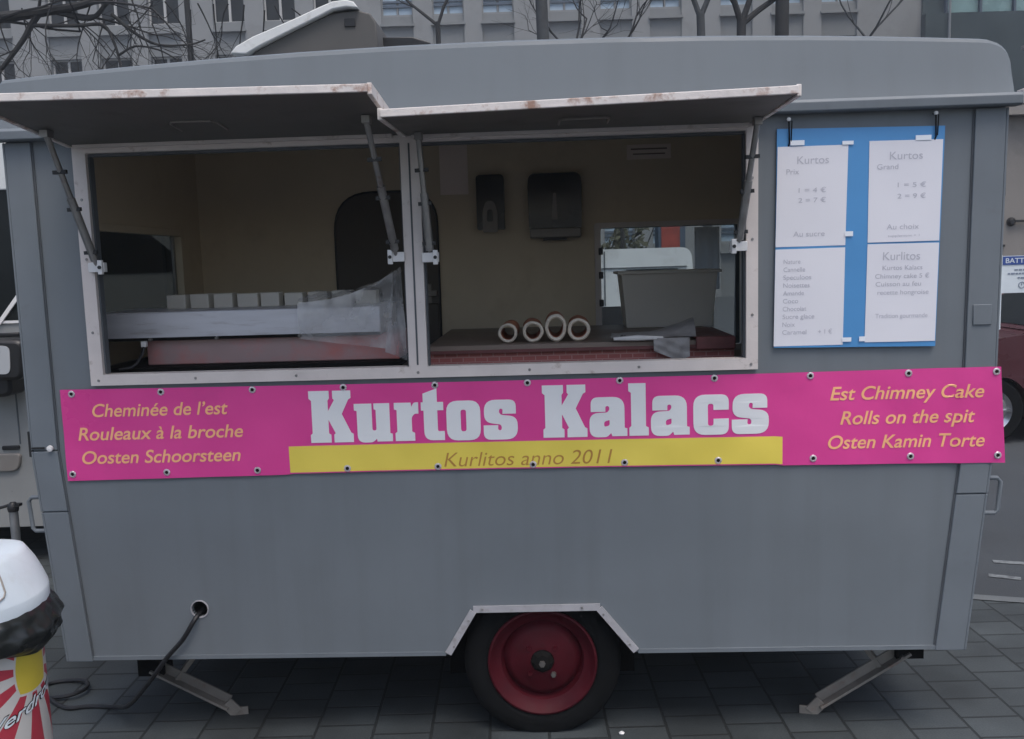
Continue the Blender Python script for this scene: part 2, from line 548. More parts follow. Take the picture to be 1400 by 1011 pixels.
def text_mesh(body, x0, x1, z, cap, y, shear=0.0, thick=0.0012, bold=0.0, slope=0.0):
    """writing that fills x0..x1 on the baseline z, cap height cap, on the plane y (facing -y)"""
    cu = bpy.data.curves.new('writing', 'FONT')
    cu.body = body
    cu.size = 1.0
    cu.shear = shear
    cu.offset = bold
    cu.fill_mode = 'FRONT'
    vs, fs = curve_mesh(cu, lambda p: p)
    mn = min(v.x for v in vs); mxx = max(v.x for v in vs)
    k = (x1 - x0) / (mxx - mn)
    s = cap / 0.727
    return [Vector((x0 + (v.x - mn) * k, y, z + v.y * s + slope * (v.x - mn) * k)) for v in vs], fs

# ------------------------------------------------------------------ ground, road
def paver_mat():
    m = bpy.data.materials.new('grey_block_paving')
    m.use_nodes = True
    nt = m.node_tree
    b = nt.nodes['Principled BSDF']
    tc = nt.nodes.new('ShaderNodeTexCoord')
    sp = nt.nodes.new('ShaderNodeSeparateXYZ')
    nt.links.new(tc.outputs['Object'], sp.inputs[0])
    ad = nt.nodes.new('ShaderNodeMath'); ad.operation = 'ADD'; ad.inputs[1].default_value = 0.559 + 0.2145 * 400
    nt.links.new(sp.outputs[0], ad.inputs[0])
    ad2 = nt.nodes.new('ShaderNodeMath'); ad2.operation = 'ADD'; ad2.inputs[1].default_value = 100
    nt.links.new(sp.outputs[1], ad2.inputs[0])
    cb = nt.nodes.new('ShaderNodeCombineXYZ')
    nt.links.new(ad2.outputs[0], cb.inputs[0])
    nt.links.new(ad.outputs[0], cb.inputs[1])
    br = nt.nodes.new('ShaderNodeTexBrick')
    br.inputs['Scale'].default_value = 1
    br.inputs['Brick Width'].default_value = 0.142
    br.inputs['Row Height'].default_value = 0.2145
    br.inputs['Mortar Size'].default_value = 0.006
    br.inputs['Mortar Smooth'].default_value = 0.3
    br.inputs['Color1'].default_value = (0.030, 0.037, 0.040, 1)
    br.inputs['Color2'].default_value = (0.047, 0.056, 0.060, 1)
    br.inputs['Mortar'].default_value = (0.014, 0.017, 0.018, 1)
    nt.links.new(cb.outputs[0], br.inputs['Vector'])
    n = nt.nodes.new('ShaderNodeTexNoise')
    n.inputs['Scale'].default_value = 2.5; n.inputs['Detail'].default_value = 8
    nt.links.new(tc.outputs['Object'], n.inputs['Vector'])
    n2 = nt.nodes.new('ShaderNodeTexNoise')
    n2.inputs['Scale'].default_value = 160; n2.inputs['Detail'].default_value = 3
    nt.links.new(tc.outputs['Object'], n2.inputs['Vector'])
    rm = nt.nodes.new('ShaderNodeMapRange')
    rm.inputs[1].default_value = 0.3; rm.inputs[2].default_value = 0.7
    rm.inputs[3].default_value = 0.62; rm.inputs[4].default_value = 1.35
    nt.links.new(n.outputs['Fac'], rm.inputs[0])
    rm2 = nt.nodes.new('ShaderNodeMapRange')
    rm2.inputs[1].default_value = 0.3; rm2.inputs[2].default_value = 0.7
    rm2.inputs[3].default_value = 0.82; rm2.inputs[4].default_value = 1.15
    nt.links.new(n2.outputs['Fac'], rm2.inputs[0])
    ml = nt.nodes.new('ShaderNodeMath'); ml.operation = 'MULTIPLY'
    nt.links.new(rm.outputs[0], ml.inputs[0]); nt.links.new(rm2.outputs[0], ml.inputs[1])
    vm = nt.nodes.new('ShaderNodeVectorMath'); vm.operation = 'SCALE'
    nt.links.new(br.outputs['Color'], vm.inputs[0]); nt.links.new(ml.outputs[0], vm.inputs['Scale'])
    nt.links.new(vm.outputs[0], b.inputs['Base Color'])
    b.inputs['Roughness'].default_value = 0.75
    bp = nt.nodes.new('ShaderNodeBump')
    bp.inputs['Strength'].default_value = 0.7; bp.inputs['Distance'].default_value = 0.006
    mm = nt.nodes.new('ShaderNodeMath'); mm.operation = 'SUBTRACT'; mm.inputs[0].default_value = 1
    nt.links.new(br.outputs['Fac'], mm.inputs[1])
    m3 = nt.nodes.new('ShaderNodeMath'); m3.operation = 'MULTIPLY_ADD'; m3.inputs[1].default_value = 0.15
    nt.links.new(n2.outputs['Fac'], m3.inputs[0]); nt.links.new(mm.outputs[0], m3.inputs[2])
    nt.links.new(m3.outputs[0], bp.inputs['Height'])
    nt.links.new(bp.outputs[0], b.inputs['Normal'])
    return m
M['paver'] = paver_mat()
M['asphalt'] = mat('asphalt', (0.040, 0.046, 0.052), 0.9, var=0.2, vscale=1.2, dirt=(0.065, 0.072, 0.078), dscale=120, damt=0.6, bump=0.3, bscale=150)
M['kerbstone'] = mat('kerb_stone', (0.10, 0.11, 0.115), 0.8, var=0.15, vscale=6, bump=0.2)
M['roadpaint'] = mat('worn_road_paint', (0.17, 0.185, 0.19), 0.7, dirt=(0.08, 0.085, 0.09), dscale=22, damt=0.9, dlo=0.45, dhi=0.6)
M['verge'] = mat('sandy_soil', (0.17, 0.155, 0.12), 0.95, var=0.3, vscale=10, bump=0.5, bscale=50)

g = MB(); g.add([(-400, -300, -0.10), (400, -300, -0.10), (400, 500, -0.10), (-400, 500, -0.10)], [(0, 1, 2, 3)])
struct('road', g, M['asphalt'], smooth=0)
# the square's paving: its rear edge is the kerb line (2.14,4.21) -> (2.32,4.07)
def kerb_y(x): return 4.30 + (2.14 - x) * 0.30 if x > 1.2 else 4.582 + (1.2 - x) * 0.75
xs = [-30, -2.5, -1.2, 0.5, 1.2, 2.14, 2.6, 12]
pv = MB()
top = [(x, min(kerb_y(x), 26), 0.0) for x in xs]
bot = [(x, -40, 0.0) for x in xs]
n = len(xs)
pv.add(top + bot, [(i, i + n, i + 1 + n, i + 1) for i in range(n - 1)])
struct('pavement', pv, M['paver'], smooth=0)
kb = MB()
for i in range(n - 1):
    a = Vector(top[i]); b = Vector(top[i + 1])
    d = (b - a).normalized(); nr = Vector((-d.y, d.x, 0)) * 0.07
    z = Vector((0, 0, 0.004)); lo = Vector((0, 0, -0.10))
    kb.add([a + z, b + z, b + nr + z, a + nr + z, a + nr + lo, b + nr + lo], [(0, 1, 2, 3), (3, 2, 5, 4)])
struct('kerb', kb, M['kerbstone'], smooth=0)
rmk = MB()
def mark(x0, y0, x1, y1, wd):
    a = Vector((x0, y0, -0.096)); b = Vector((x1, y1, -0.096))
    d = (b - a).normalized(); q = Vector((-d.y, d.x, 0)) * wd / 2
    rmk.add([a - q, b - q, b + q, a + q], [(0, 1, 2, 3)])
for x, y, l in ((2.72, 5.10, 0.22), (2.58, 4.88, 0.14)):
    mark(x, y, x + l, y - 0.07, 0.05)
mark(12.0, 7.7, 30, 6.2, 0.1)
struct('road_marking', rmk, M['roadpaint'], smooth=0)

# ------------------------------------------------------------------ the trailer
tr = thing('food_trailer', 'grey food trailer with two raised white edged flaps over its serving windows', 'food trailer', (0, 0, 0), 'T')
DEPTH = 1.72
ZG = 2.15                                   # underside of the gutter
def left_x(z):
    return -1.64 + (-1.70 + 1.64) * (z - 0.32) / 0.77 if z < 1.09 else -1.70
def right_x(z):
    return 1.53 + (1.60 - 1.53) * (z - 0.32) / 0.68 if z < 1.0 else 1.60 + 0.015 * (z - 1.0) / 1.15
ARCH = [(-0.256, 0.32), (-0.160, 0.475), (0.262, 0.475), (0.388, 0.32)]
outline = [(left_x(0.32), 0.32)] + ARCH + [(right_x(0.32), 0.32), (right_x(1.0), 1.0), (right_x(ZG), ZG), (left_x(ZG), ZG), (left_x(1.09), 1.09)]
WX0, WX1, WZ0, WZ1 = -1.45, 0.80, 1.335, 2.115
hole = [(-1.151 + 0.03 * math.cos(a * PI / 10), 0.502 + 0.03 * math.sin(a * PI / 10)) for a in range(20)]
fp = plate([outline, [(WX0, WZ0), (WX1, WZ0), (WX1, WZ1), (WX0, WZ1)], hole], 0.02)
obj('front_panel', shift(fp, (0, 0.011, 0)), M['paint'], tr, smooth=0)

# bottom lip of the panel
lip = MB()
lip.box(left_x(0.32) + 0.09, -0.275, -0.006, 0.0005, 0.318, 0.332)
obj('bottom_lip', lip, M['trim'], tr, smooth=0)
lip = MB()
lip.box(0.405, right_x(0.32) - 0.09, -0.006, 0.0005, 0.318, 0.332)
obj('bottom_lip', lip, M['trim'], tr, smooth=0)

def edge_trim(fx, kz, sgn, wd):
    m = MB()
    zs = [0.315, 0.86, kz, ZG]
    # three overlapping lengths of folded sheet with a visible step at each joint
    for a, b, pr in ((0.315, 0.868, 0.010), (0.872, kz - 0.002, 0.012), (kz + 0.002, ZG - 0.002, 0.011)):
        pts = [(fx(a), a), (fx(a) + sgn * wd, a), (fx(b) + sgn * wd, b), (fx(b), b)]
        m.prism(pts, -pr, -0.0005)
        m.prism([(fx(a) - sgn * 0.008, a), (fx(a), a), (fx(b), b), (fx(b) - sgn * 0.008, b)], -pr, 0.09)
    return m
obj('corner_trim', edge_trim(left_x, 1.09, 1, 0.088), M['trim'], tr, smooth=0, bevel=0.003)
obj('corner_trim', edge_trim(right_x, 1.0, -1, 0.098), M['trim'], tr, smooth=0, bevel=0.003)
for fx, sgn, wd in ((left_x, 1, 0.0885), (right_x, -1, 0.0985)):
    sm = MB()
    for a, b in ((0.335, 1.0), (1.0, 1.09), (1.09, ZG - 0.004)):
        x0, x1 = fx(a) + sgn * wd, fx(b) + sgn * wd
        sm.prism([(x0, a), (x0 + sgn * 0.004, a), (x1 + sgn * 0.004, b), (x1, b)], -0.0035, -0.0006)
    obj('panel_seam', sm, M['seam'], tr, smooth=0)

# end walls: left one carries a window
def end_wall(fx, kz, sgn, win=None):
    m = MB()
    zs = [0.32, kz, ZG] if not win else [0.32, kz, win[2], win[3], ZG]
    ys = [0.022, DEPTH] if not win else [0.022, win[0], win[1], DEPTH]
    t = 0.02 * sgn
    for i in range(len(zs) - 1):
        for j in range(len(ys) - 1):
            if win and zs[i] == win[2] and ys[j] == win[0]:
                continue
            a, b = zs[i], zs[i + 1]
            y0, y1 = ys[j], ys[j + 1]
            m.add([(fx(a), y0, a), (fx(a), y1, a), (fx(b), y1, b), (fx(b), y0, b),
                   (fx(a) + t, y0, a), (fx(a) + t, y1, a), (fx(b) + t, y1, b), (fx(b) + t, y0, b)],
                  [(0, 1, 2, 3), (7, 6, 5, 4), (0, 4, 5, 1), (3, 2, 6, 7), (1, 5, 6, 2), (0, 3, 7, 4)])
    return m
LWIN = (0.36, 1.31, 1.50, 1.873)
obj('end_wall', end_wall(left_x, 1.09, 1, LWIN), M['paint'], tr, smooth=0)
obj('end_wall', end_wall(right_x, 1.0, -1), M['paint'], tr, smooth=0)

# inside: lining, ceiling, floor, rear wall with door arch and window
IX0, IX1, BY, CZ = -1.66, 1.46, 1.60, 2.335
BW = (0.395, 1.10, 1.25, 1.855)             # rear window opening
def pts_rect(a): return [(a[0], a[2]), (a[1], a[2]), (a[1], a[3]), (a[0], a[3])]
obj('rear_lining', shift(plate([[(IX0, 0.5), (IX1, 0.5), (IX1, CZ), (IX0, CZ)], pts_rect(BW)], 0.02), (0, BY + 0.01, 0)), M['lining'], tr, smooth=0)
obj('rear_panel', shift(plate([[(left_x(0.32), 0.32), (right_x(0.32), 0.32), (right_x(ZG), ZG), (left_x(ZG), ZG)], pts_rect(BW)], 0.02), (0, DEPTH + 0.011, 0)), M['paint'], tr, smooth=0)
ln = MB()
x = IX0
ws = LWIN
for (y0, y1, z0, z1) in ((0.03, ws[0], 0.5, CZ), (ws[1], BY, 0.5, CZ), (ws[0], ws[1], 0.5, ws[2]), (ws[0], ws[1], ws[3], CZ)):
    if y0 < 0.1:
        ln.add([(x, 0.03, z0), (x, y1, z0), (x, y1, z1), (x, 0.16, z1), (x, 0.03, 2.13)], [(0, 1, 2, 3, 4)])
    else:
        ln.add([(x, y0, z0), (x, y1, z0), (x, y1, z1), (x, y0, z1)], [(0, 1, 2, 3)])
obj('side_lining', ln, M['lining'], tr, smooth=0)
ln = MB()
ln.add([(IX1, 0.03, 0.5), (IX1, BY, 0.5), (IX1, BY, CZ), (IX1, 0.16, CZ), (IX1, 0.03, 2.13)], [(0, 1, 2, 3, 4)])
obj('side_lining', ln, M['lining'], tr, smooth=0)
cl = MB()
cl.add([(IX0, 0.16, CZ), (IX1, 0.16, CZ), (IX1, BY, CZ), (IX0, BY, CZ), (IX0, 0.03, 2.13), (IX1, 0.03, 2.13)], [(0, 1, 2, 3), (4, 5, 1, 0)])
obj('ceiling_lining', cl, M['lining'], tr, smooth=0)
fl = MB(); fl.box(-1.62, 1.52, 0.33, DEPTH, 0.40, 0.46); fl.box(-1.62, -0.305, 0.03, 0.3295, 0.40, 0.46); fl.box(0.425, 1.52, 0.03, 0.3295, 0.40, 0.46)
fl.box(-1.3, 1.3, 0.35, 0.42, 0.24, 0.40); fl.box(-1.3, 1.3, 1.2, 1.27, 0.24, 0.40)
fl.box(0.03, 0.10, 0.25, 1.55, 0.23, 0.30)
obj('floor_chassis', fl, M['under'], tr, smooth=0)
ww = MB()
ww.add([(-0.30, 0.022, 0.62), (0.42, 0.022, 0.62), (0.42, 0.32, 0.62), (-0.30, 0.32, 0.62), (-0.30, 0.32, 0.1), (0.42, 0.32, 0.1)], [(0, 1, 2, 3), (3, 2, 5, 4)])
obj('wheel_well', ww, M['under'], tr, smooth=0)

# arched door in the rear wall
dr = obj('door', shift(plate([rpoly([(-0.955, 0.5), (-0.43, 0.5), (-0.43, 2.07, 0.17), (-0.955, 2.07, 0.2)], 8)], 0.012), (0, BY - 0.007, 0)), M['lining_dark'], tr, smooth=0)
drim = rpoly([(-0.955, 0.5), (-0.43, 0.5), (-0.43, 2.07, 0.17), (-0.955, 2.07, 0.2)], 8)
obj('door_seal', MB().tube([(p[0], BY - 0.014, p[1]) for p in drim], 0.006, 6, True), M['dark'], dr)
hd = MB(); hd.box(-0.52, -0.445, BY - 0.04, BY - 0.013, 1.535, 1.565); hd.box(-0.50, -0.47, BY - 0.022, BY - 0.013, 1.50, 1.60)
obj('door_handle', hd, M['grey_plastic'], dr, bevel=0.006)
shf = MB(); shf.box(-0.53, -0.44, BY - 0.03, BY - 0.013, 0.9, 1.5)
obj('door_panel', shf, M['lining_dark'], dr, bevel=0.004)

# rear window
rw = obj('rear_window', shift(plate([rrect(BW[0] - 0.03, BW[1] + 0.02, BW[2] - 0.03, BW[3] + 0.025, 0.015), rrect(BW[0], BW[1], BW[2], BW[3], 0.02)], 0.03), (0, BY - 0.016, 0)), M['white_metal'], tr, smooth=0)
obj('pane', MB().box(BW[0], BW[1], BY + 0.03, BY + 0.034, BW[2], BW[3]), M['pane'], rw, smooth=0)
bl = MB()
bl.grid(lambda a, b: Vector((0.872 + 0.125 * a, BY + 0.012 + 0.006 * math.sin(a * 16), 1.53 + 0.315 * b)), 24, 2)
obj('blind', bl, M['blind_cloth'], rw)
for z in (1.72, 1.60, 1.46):
    obj('window_catch', MB().box(BW[0] - 0.012, BW[0] + 0.010, BY - 0.045, BY - 0.032, z, z + 0.035), M['dark'], rw, bevel=0.003)
# window in the left end
lf = MB()
xw = IX0 + 0.004
y0, y1, z0, z1 = LWIN
fr = 0.028
for (a, b, c, d) in ((y0 - fr, y0 + 0.004, z0 - fr, z1 + fr), (y1 - 0.004, y1 + fr, z0 - fr, z1 + fr), (y0 + 0.004, y1 - 0.004, z0 - fr, z0 + 0.004), (y0 + 0.004, y1 - 0.004, z1 - 0.004, z1 + fr)):
    lf.box(xw - 0.03, xw + 0.014, a, b, c, d)
lwin = obj('end_window', lf, M['lining'], tr, smooth=0, bevel=0.002)
obj('pane', MB().box(IX0 - 0.02, IX0 - 0.016, y0, y1, z0, z1), M['dim_pane'], lwin, smooth=0)
obj('sliding_rail', MB().box(IX0 + 0.001, IX0 + 0.012, y1 - 0.09, y1 - 0.075, z0, z1), M['strut'], lwin, smooth=0)

# roof
def roof_h(x):
    h = 0.250 - 0.0225 * x * x
    if x > 1.545:
        t = min(1, (x - 1.545) / 0.10)
        h = 0.10 + (h - 0.10) * (max(0, 1 - t ** 2.6)) ** 0.45
    if x < -1.715:
        t = min(1, (-1.715 - x) / 0.07)
        h = 0.08 + (h - 0.08) * (1 - t ** 1.4)
    return h
prof = [(0.0, 0.0), (0.003, 0.05), (0.018, 0.47), (0.033, 0.90), (0.039, 0.955), (0.054, 0.985), (0.09, 1.0), (0.5, 1.13), (0.86, 1.18), (1.22, 1.13), (1.60, 1.0), (1.66, 0.92), (1.72, 0.05), (1.732, 0.0)]
rx = [-1.785, -1.78, -1.765, -1.75, -1.735, -1.715, -1.65, -1.5, -1.3, -1.0, -0.7, -0.35, 0, 0.35, 0.7, 1.0, 1.2, 1.35, 1.45, 1.50, 1.525, 1.55, 1.575, 1.60, 1.615, 1.627, 1.636, 1.642, 1.645]
rf = MB()
k = len(prof)
vs = [Vector((x, a, ZG + 0.035 + roof_h(x) * b)) for x in rx for a, b in prof]
fs = [(i * k + j, (i + 1) * k + j, (i + 1) * k + j + 1, i * k + j + 1) for i in range(len(rx) - 1) for j in range(k - 1)]
fs += [tuple(range(k)), tuple((len(rx) - 1) * k + j for j in range(k))]
rf.add(vs, fs)
roof = obj('roof', rf, M['paint_roof'], tr, smooth=13)
gt = MB()
gp = [(-0.048, ZG + 0.004), (-0.05, ZG + 0.030), (-0.042, ZG + 0.040), (-0.036, ZG + 0.034), (-0.012, ZG + 0.036), (0.0, ZG + 0.046), (0.004, ZG + 0.046), (0.004, ZG), (-0.04, ZG)]
gt.prism(gp, -1.80, 1.648, 'x')
obj('gutter', gt, M['trim'], tr, smooth=0, bevel=0.002)
obj('gutter_end', MB().box(1.6485, 1.663, -0.047, 0.0, ZG + 0.002, ZG + 0.05), M['white_metal'], tr, bevel=0.003)

# roof hatch: brown box under a tilted white lid, and a low dark vent
hb = MB()
hz = 2.49
hb.prism([(-0.98, hz), (-0.49, hz), (-0.495, 2.60), (-0.515, 2.634), (-0.56, 2.648), (-0.66, 2.640), (-0.80, 2.585), (-0.96, 2.512)], 0.42, 0.86)
hatch = obj('roof_hatch', hb, M['hatch_grey'], tr, smooth=30, bevel=0.006)
hl = MB()
lid_top = [(-1.045, 2.505), (-1.02, 2.530), (-0.955, 2.562), (-0.80, 2.618), (-0.70, 2.658), (-0.65, 2.676), (-0.60, 2.680), (-0.572, 2.672)]
lid_bot = [(-0.555, 2.650), (-0.60, 2.655), (-0.65, 2.648), (-0.70, 2.626), (-0.80, 2.583), (-0.93, 2.528), (-0.985, 2.500)]
hl.prism(lid_top + lid_bot, 0.395, 0.885)
obj('lid', hl, M['hatch_white'], hatch, smooth=40, bevel=0.004)
hv = MB(); hv.box(-0.613, -0.572, 0.414, 0.4195, 2.588, 2.618)
obj('latch', hv, M['dark'], hatch, bevel=0.002)
vt = MB(); vt.prism([(-0.52, 2.51), (-0.30, 2.51), (-0.31, 2.552), (-0.38, 2.575), (-0.50, 2.578)], 0.55, 0.8)
obj('roof_vent', vt, M['dark'], tr, bevel=0.004)

# serving window frame
wf = obj('window_frame', shift(plate([[(-1.468, 1.316), (0.818, 1.316), (0.818, 2.126), (-1.468, 2.126)],
                                       [(-1.423, 1.354), (-0.360, 1.354), (-0.360, 2.103), (-1.423, 2.103)],
                                       [(-0.297, 1.354), (0.779, 1.354), (0.779, 2.103), (-0.297, 2.103)]], 0.052), (0, 0.009, 0)), M['white_metal'], tr, smooth=0, bevel=0.003)
sl = MB(); sl.box(-0.333, -0.327, -0.0185, -0.0172, 1.36, 2.10)
obj('mullion_groove', sl, M['seam'], wf, smooth=0)
for a, b in ((-1.423, -0.36), (-0.297, 0.779)):
    gk = MB()
    gk.box(a + 0.001, b - 0.001, 0.0, 0.02, 2.093, 2.1025)
    gk.box(a, a + 0.006, 0.0, 0.03, 1.3545, 2.0925); gk.box(b - 0.006, b, 0.0, 0.03, 1.3545, 2.0925)
    obj('frame_gasket', gk, M['seam'], wf, smooth=0)
for x in [-1.44, -1.1, -0.75, -0.33, 0.05, 0.42, 0.795]:
    obj('screw', MB().lathe([(0.0, -0.0195), (0.004, -0.0195), (0.005, -0.0172)], (x, 0, 1.334), 'y', 10), M['strut'], wf)
for z in (1.5, 1.75, 1.95):
    for x in (-1.447, 0.799):
        obj('screw', MB().lathe([(0.0, -0.0195), (0.004, -0.0195), (0.005, -0.0172)], (x, 0, z), 'y', 10), M['strut'], wf)

# raised flaps, each with edge strip, grab outline and two gas struts
def flap(x0, x1, zh, zl, zr, yl, yr, hx0, hx1, hy, struts):
    th = 0.022
    m = MB()
    c = [Vector((x0, -0.012, zh)), Vector((x1, -0.012, zh)), Vector((x1, yr, zr)), Vector((x0, yl, zl))]
    up = Vector((0, 0, th))
    m.add(c + [p + up for p in c], [(0, 1, 2, 3), (7, 6, 5, 4), (0, 4, 5, 1), (1, 5, 6, 2), (2, 6, 7, 3), (3, 7, 4, 0)])
    f = obj('flap', m, M['flap_under'], tr, smooth=0)
    e = MB()
    o = Vector((0, -0.006, 0.011))
    e.bar(c[3] + o + Vector((-0.003, 0, 0)), c[2] + o + Vector((0.003, 0, 0)), 0.012, 0.022)
    for a, b, s in ((c[1], c[2], 1), (c[0], c[3], -1)):
        q = Vector((0.006 * s, 0, 0.011))
        e.bar(a + q, b + q, 0.014, 0.032)
    obj('edge_strip', e, M['rusty_white'], f, smooth=0, bevel=0.002)
    def on(x, y, dz=-0.004):
        t = (x - x0) / (x1 - x0); yy = yl + (yr - yl) * t; zz = zl + (zr - zl) * t
        s = (y + 0.012) / (yy + 0.012)
        return Vector((x, y, zh + (zz - zh) * s + dz))
    h = MB(); h.tube([on(hx0, hy + 0.11), on(hx0, hy + 0.02), on(hx0 + 0.012, hy), on(hx1 - 0.012, hy), on(hx1, hy + 0.02), on(hx1, hy + 0.11)], 0.004, 8)
    obj('grab_outline', h, M['grey_plastic'], f)
    h = MB(); h.bar(on(x0 + 0.02, -0.03, -0.006), on(x1 - 0.02, -0.03, -0.006), 0.03, 0.01)
    obj('hinge', h, M['white_metal'], f, smooth=0)
    for sx, sy, bx, bz, side in struts:
        a = on(sx, sy, -0.02); b = Vector((bx, -0.03, bz))
        s1 = a.lerp(b, 0.55)
        st = MB()
        st.tube([a, s1], 0.0095, 10); st.tube([a.lerp(b, 0.45), a.lerp(b, 0.94)], 0.0135, 10); st.tube([a.lerp(b, .9), b], 0.007, 8)
        so_ = obj('strut', st, M['strut'], f)
        for t in (0.24, 0.52, 0.86):
            p = a.lerp(b, t)
            obj('strut_clip', MB().bar(p - Vector((0.022, 0, 0.008)), p + Vector((0.022, 0, -0.006)), 0.012, 0.012), M['dark'], so_)
        pl = MB(); pl.box(a.x - 0.012, a.x + 0.012, a.y - 0.02, a.y + 0.02, a.z - 0.004, a.z + 0.018)
        obj('strut_plate', pl, M['strut'], so_)
        br = MB(); br.box(bx - 0.028, bx + 0.028, -0.040, -0.018, bz - 0.016, bz + 0.016)
        d = 0.018 * side
        br.box(bx + d - 0.008, bx + d + 0.008, -0.052, -0.039, bz - 0.024, bz + 0.024)
        bo = obj('bracket', br, M['bracket'], tr, bevel=0.002)
        obj('bracket_bolt', MB().lathe([(0, -0.056), (0.006, -0.056), (0.006, -0.051)], (bx + d, 0, bz), 'y', 10), M['dark'], bo)
flap(-1.470, -0.362, 2.128, 2.182, 2.170, -0.545, -0.545, -1.02, -0.875, -0.30,
     [(-1.43, -0.235, -1.405, 1.722, 1), (-0.415, -0.29, -0.385, 1.727, -1)])
flap(-0.336, 0.803, 2.124, 2.112, 2.126, -0.478, -0.53, 0.165, 0.315, -0.30,
     [(-0.285, -0.10, -0.270, 1.722, 1), (0.785, -0.146, 0.750, 1.728, -1)])

# wheels
def wheel(yc, sgn):
    cx_, cz_ = 0.066, 0.266
    t = MB()
    s = sgn
    ty = [(0.190, 0.012), (0.199, 0.0), (0.215, -0.006), (0.238, -0.008), (0.266, -0.003), (0.279, 0.010), (0.283, 0.026), (0.279, 0.030), (0.279, 0.040), (0.284, 0.044), (0.284, 0.066), (0.279, 0.070), (0.279, 0.080), (0.284, 0.084), (0.284, 0.12), (0.278, 0.14), (0.25, 0.15), (0.2, 0.15)]
    t.lathe([(r, y * s) for r, y in ty], (cx_, yc, cz_), 'y', 72, close=False)
    for v in t.v:                              # the loaded tyre is flat where it meets the paving
        if v.z < 0.003: v.z = 0.003
    wh = obj('wheel', MB().lathe([(0.0, 0.06 * s), (0.17, 0.06 * s), (0.17, 0.10 * s), (0.0, 0.10 * s)], (cx_, yc, cz_), 'y', 32), M['under'], tr)
    obj('tyre', t, M['tyre'], wh)
    rm_ = [(0.198, 0.004), (0.196, -0.006), (0.190, -0.008), (0.184, -0.004), (0.176, 0.012), (0.150, 0.022), (0.146, 0.040), (0.140, 0.046), (0.132, 0.036), (0.122, 0.024), (0.110, 0.018), (0.065, 0.014), (0.055, 0.010), (0.042, 0.010), (0.040, 0.03), (0.0, 0.03)]
    ri = obj('rim', MB().lathe([(r, y * s) for r, y in rm_], (cx_, yc, cz_), 'y', 56, close=False), M['rim'], wh, smooth=50)
    hb_ = MB().lathe([(0.0, -0.008 * s), (0.028, -0.008 * s), (0.034, 0.0), (0.041, 0.004 * s), (0.044, 0.016 * s)], (cx_, yc, cz_), 'y', 8, close=False)
    obj('hub_cap', hb_, M['hub'], wh, smooth=0)
    nb = MB()
    nb.lathe([(0.0, -0.018 * s), (0.011, -0.018 * s), (0.013, -0.005 * s)], (cx_ - 0.001, yc, cz_ - 0.002), 'y', 6, close=False)
    obj('axle_bolt', nb, M['bolt'], wh, smooth=0)
    for k_ in range(4):
        a = R(38 + 90 * k_ + 8) if k_ < 3 else -0.9
        rr_, fr_ = (0.066, 0.006) if k_ < 3 else (0.062, -0.004)
        obj('wheel_nut', MB().lathe([(0.0, fr_ * s), (0.009, fr_ * s), (0.010, 0.016 * s)], (cx_ + rr_ * math.cos(a), yc, cz_ + rr_ * math.sin(a)), 'y', 6, close=False),
            M['rim'] if k_ < 3 else M['bolt'], wh, smooth=0)
wheel(0.045, 1)
wheel(DEPTH - 0.06, -1)
at_ = MB()
def strip(a, b, wd, y0, y1, m):
    a = Vector((a[0], 0, a[1])); b = Vector((b[0], 0, b[1]))
    d = (b - a).normalized(); q = Vector((-d.z, 0, d.x)) * wd
    m.prism([(a.x, a.z), (b.x, b.z), (b.x + q.x, b.z + q.z), (a.x + q.x, a.z + q.z)], y0, y1)
strip(ARCH[0], (-0.163, 0.474), 0.024, -0.009, -0.0008, at_)
strip((-0.172, 0.4745), (0.274, 0.4765), 0.024, -0.0065, -0.0006, at_)
strip((0.262, 0.476), ARCH[3], 0.024, -0.009, -0.0008, at_)
arch = obj('wheel_arch_trim', at_, M['alu'], tr, smooth=0)
for x, z in ((-0.245, 0.352), (-0.190, 0.445), (-0.14, 0.486), (0.21, 0.488), (0.285, 0.462), (0.375, 0.352)):
    obj('screw', MB().lathe([(0, -0.0105), (0.004, -0.0105), (0.005, -0.006)], (x, 0, z), 'y', 8), M['strut'], arch)

# cable port
pt = MB()
pt.lathe([(0.0285, 0.002), (0.0295, -0.003), (0.0325, -0.003), (0.0335, 0.0)], (-1.151, 0, 0.502), 'y', 28, close=False)
port = obj('cable_port', pt, M['alu'], tr)
obj('port_sleeve', MB().lathe([(0.030, 0.0), (0.030, 0.09), (0.0, 0.09)], (-1.151, 0, 0.502), 'y', 24, close=False), M['dark'], port)

# grab handles at both ends, lamp plate and catch on the right corner
def grab(x, s):
    m = MB(); y = 0.035
    m.tube([(x, y, 0.915), (x + 0.06 * s, y, 0.913), (x + 0.072 * s, y, 0.90), (x + 0.065 * s, y, 0.80), (x + 0.055 * s, y, 0.79), (x - 0.01 * s, y, 0.79)], 0.0075, 8)
    obj('grab_handle', m, M['trim'], tr)
grab(right_x(0.85), 1)
grab(left_x(0.85) - 0.004, -1)
for hx, za, zb in ((1.675, 1.87, 2.06), (1.662, 1.70, 1.83), (1.645, 1.36, 1.66)):
    obj('door_hinge', MB().box(1.602, hx, 0.10, 0.14, za, zb), M['seam'], tr, bevel=0.003)
ctc = MB(); ctc.box(1.525, 1.585, -0.016, -0.0115, 1.445, 1.513)
obj('cover_plate', ctc, M['trim'], tr, bevel=0.002)
ctc = MB(); ctc.box(-1.70, -1.655, -0.016, -0.0115, 1.098, 1.104); ctc.box(-1.712, -1.704, -0.012, 0.02, 1.07, 1.16)
cc = obj('corner_latch', ctc, M['dark'], tr)
obj('latch_knob', MB().lathe([(0, -0.026), (0.010, -0.024), (0.011, -0.0165)], (-1.632, 0, 1.10), 'y', 14), M['bracket'], cc)
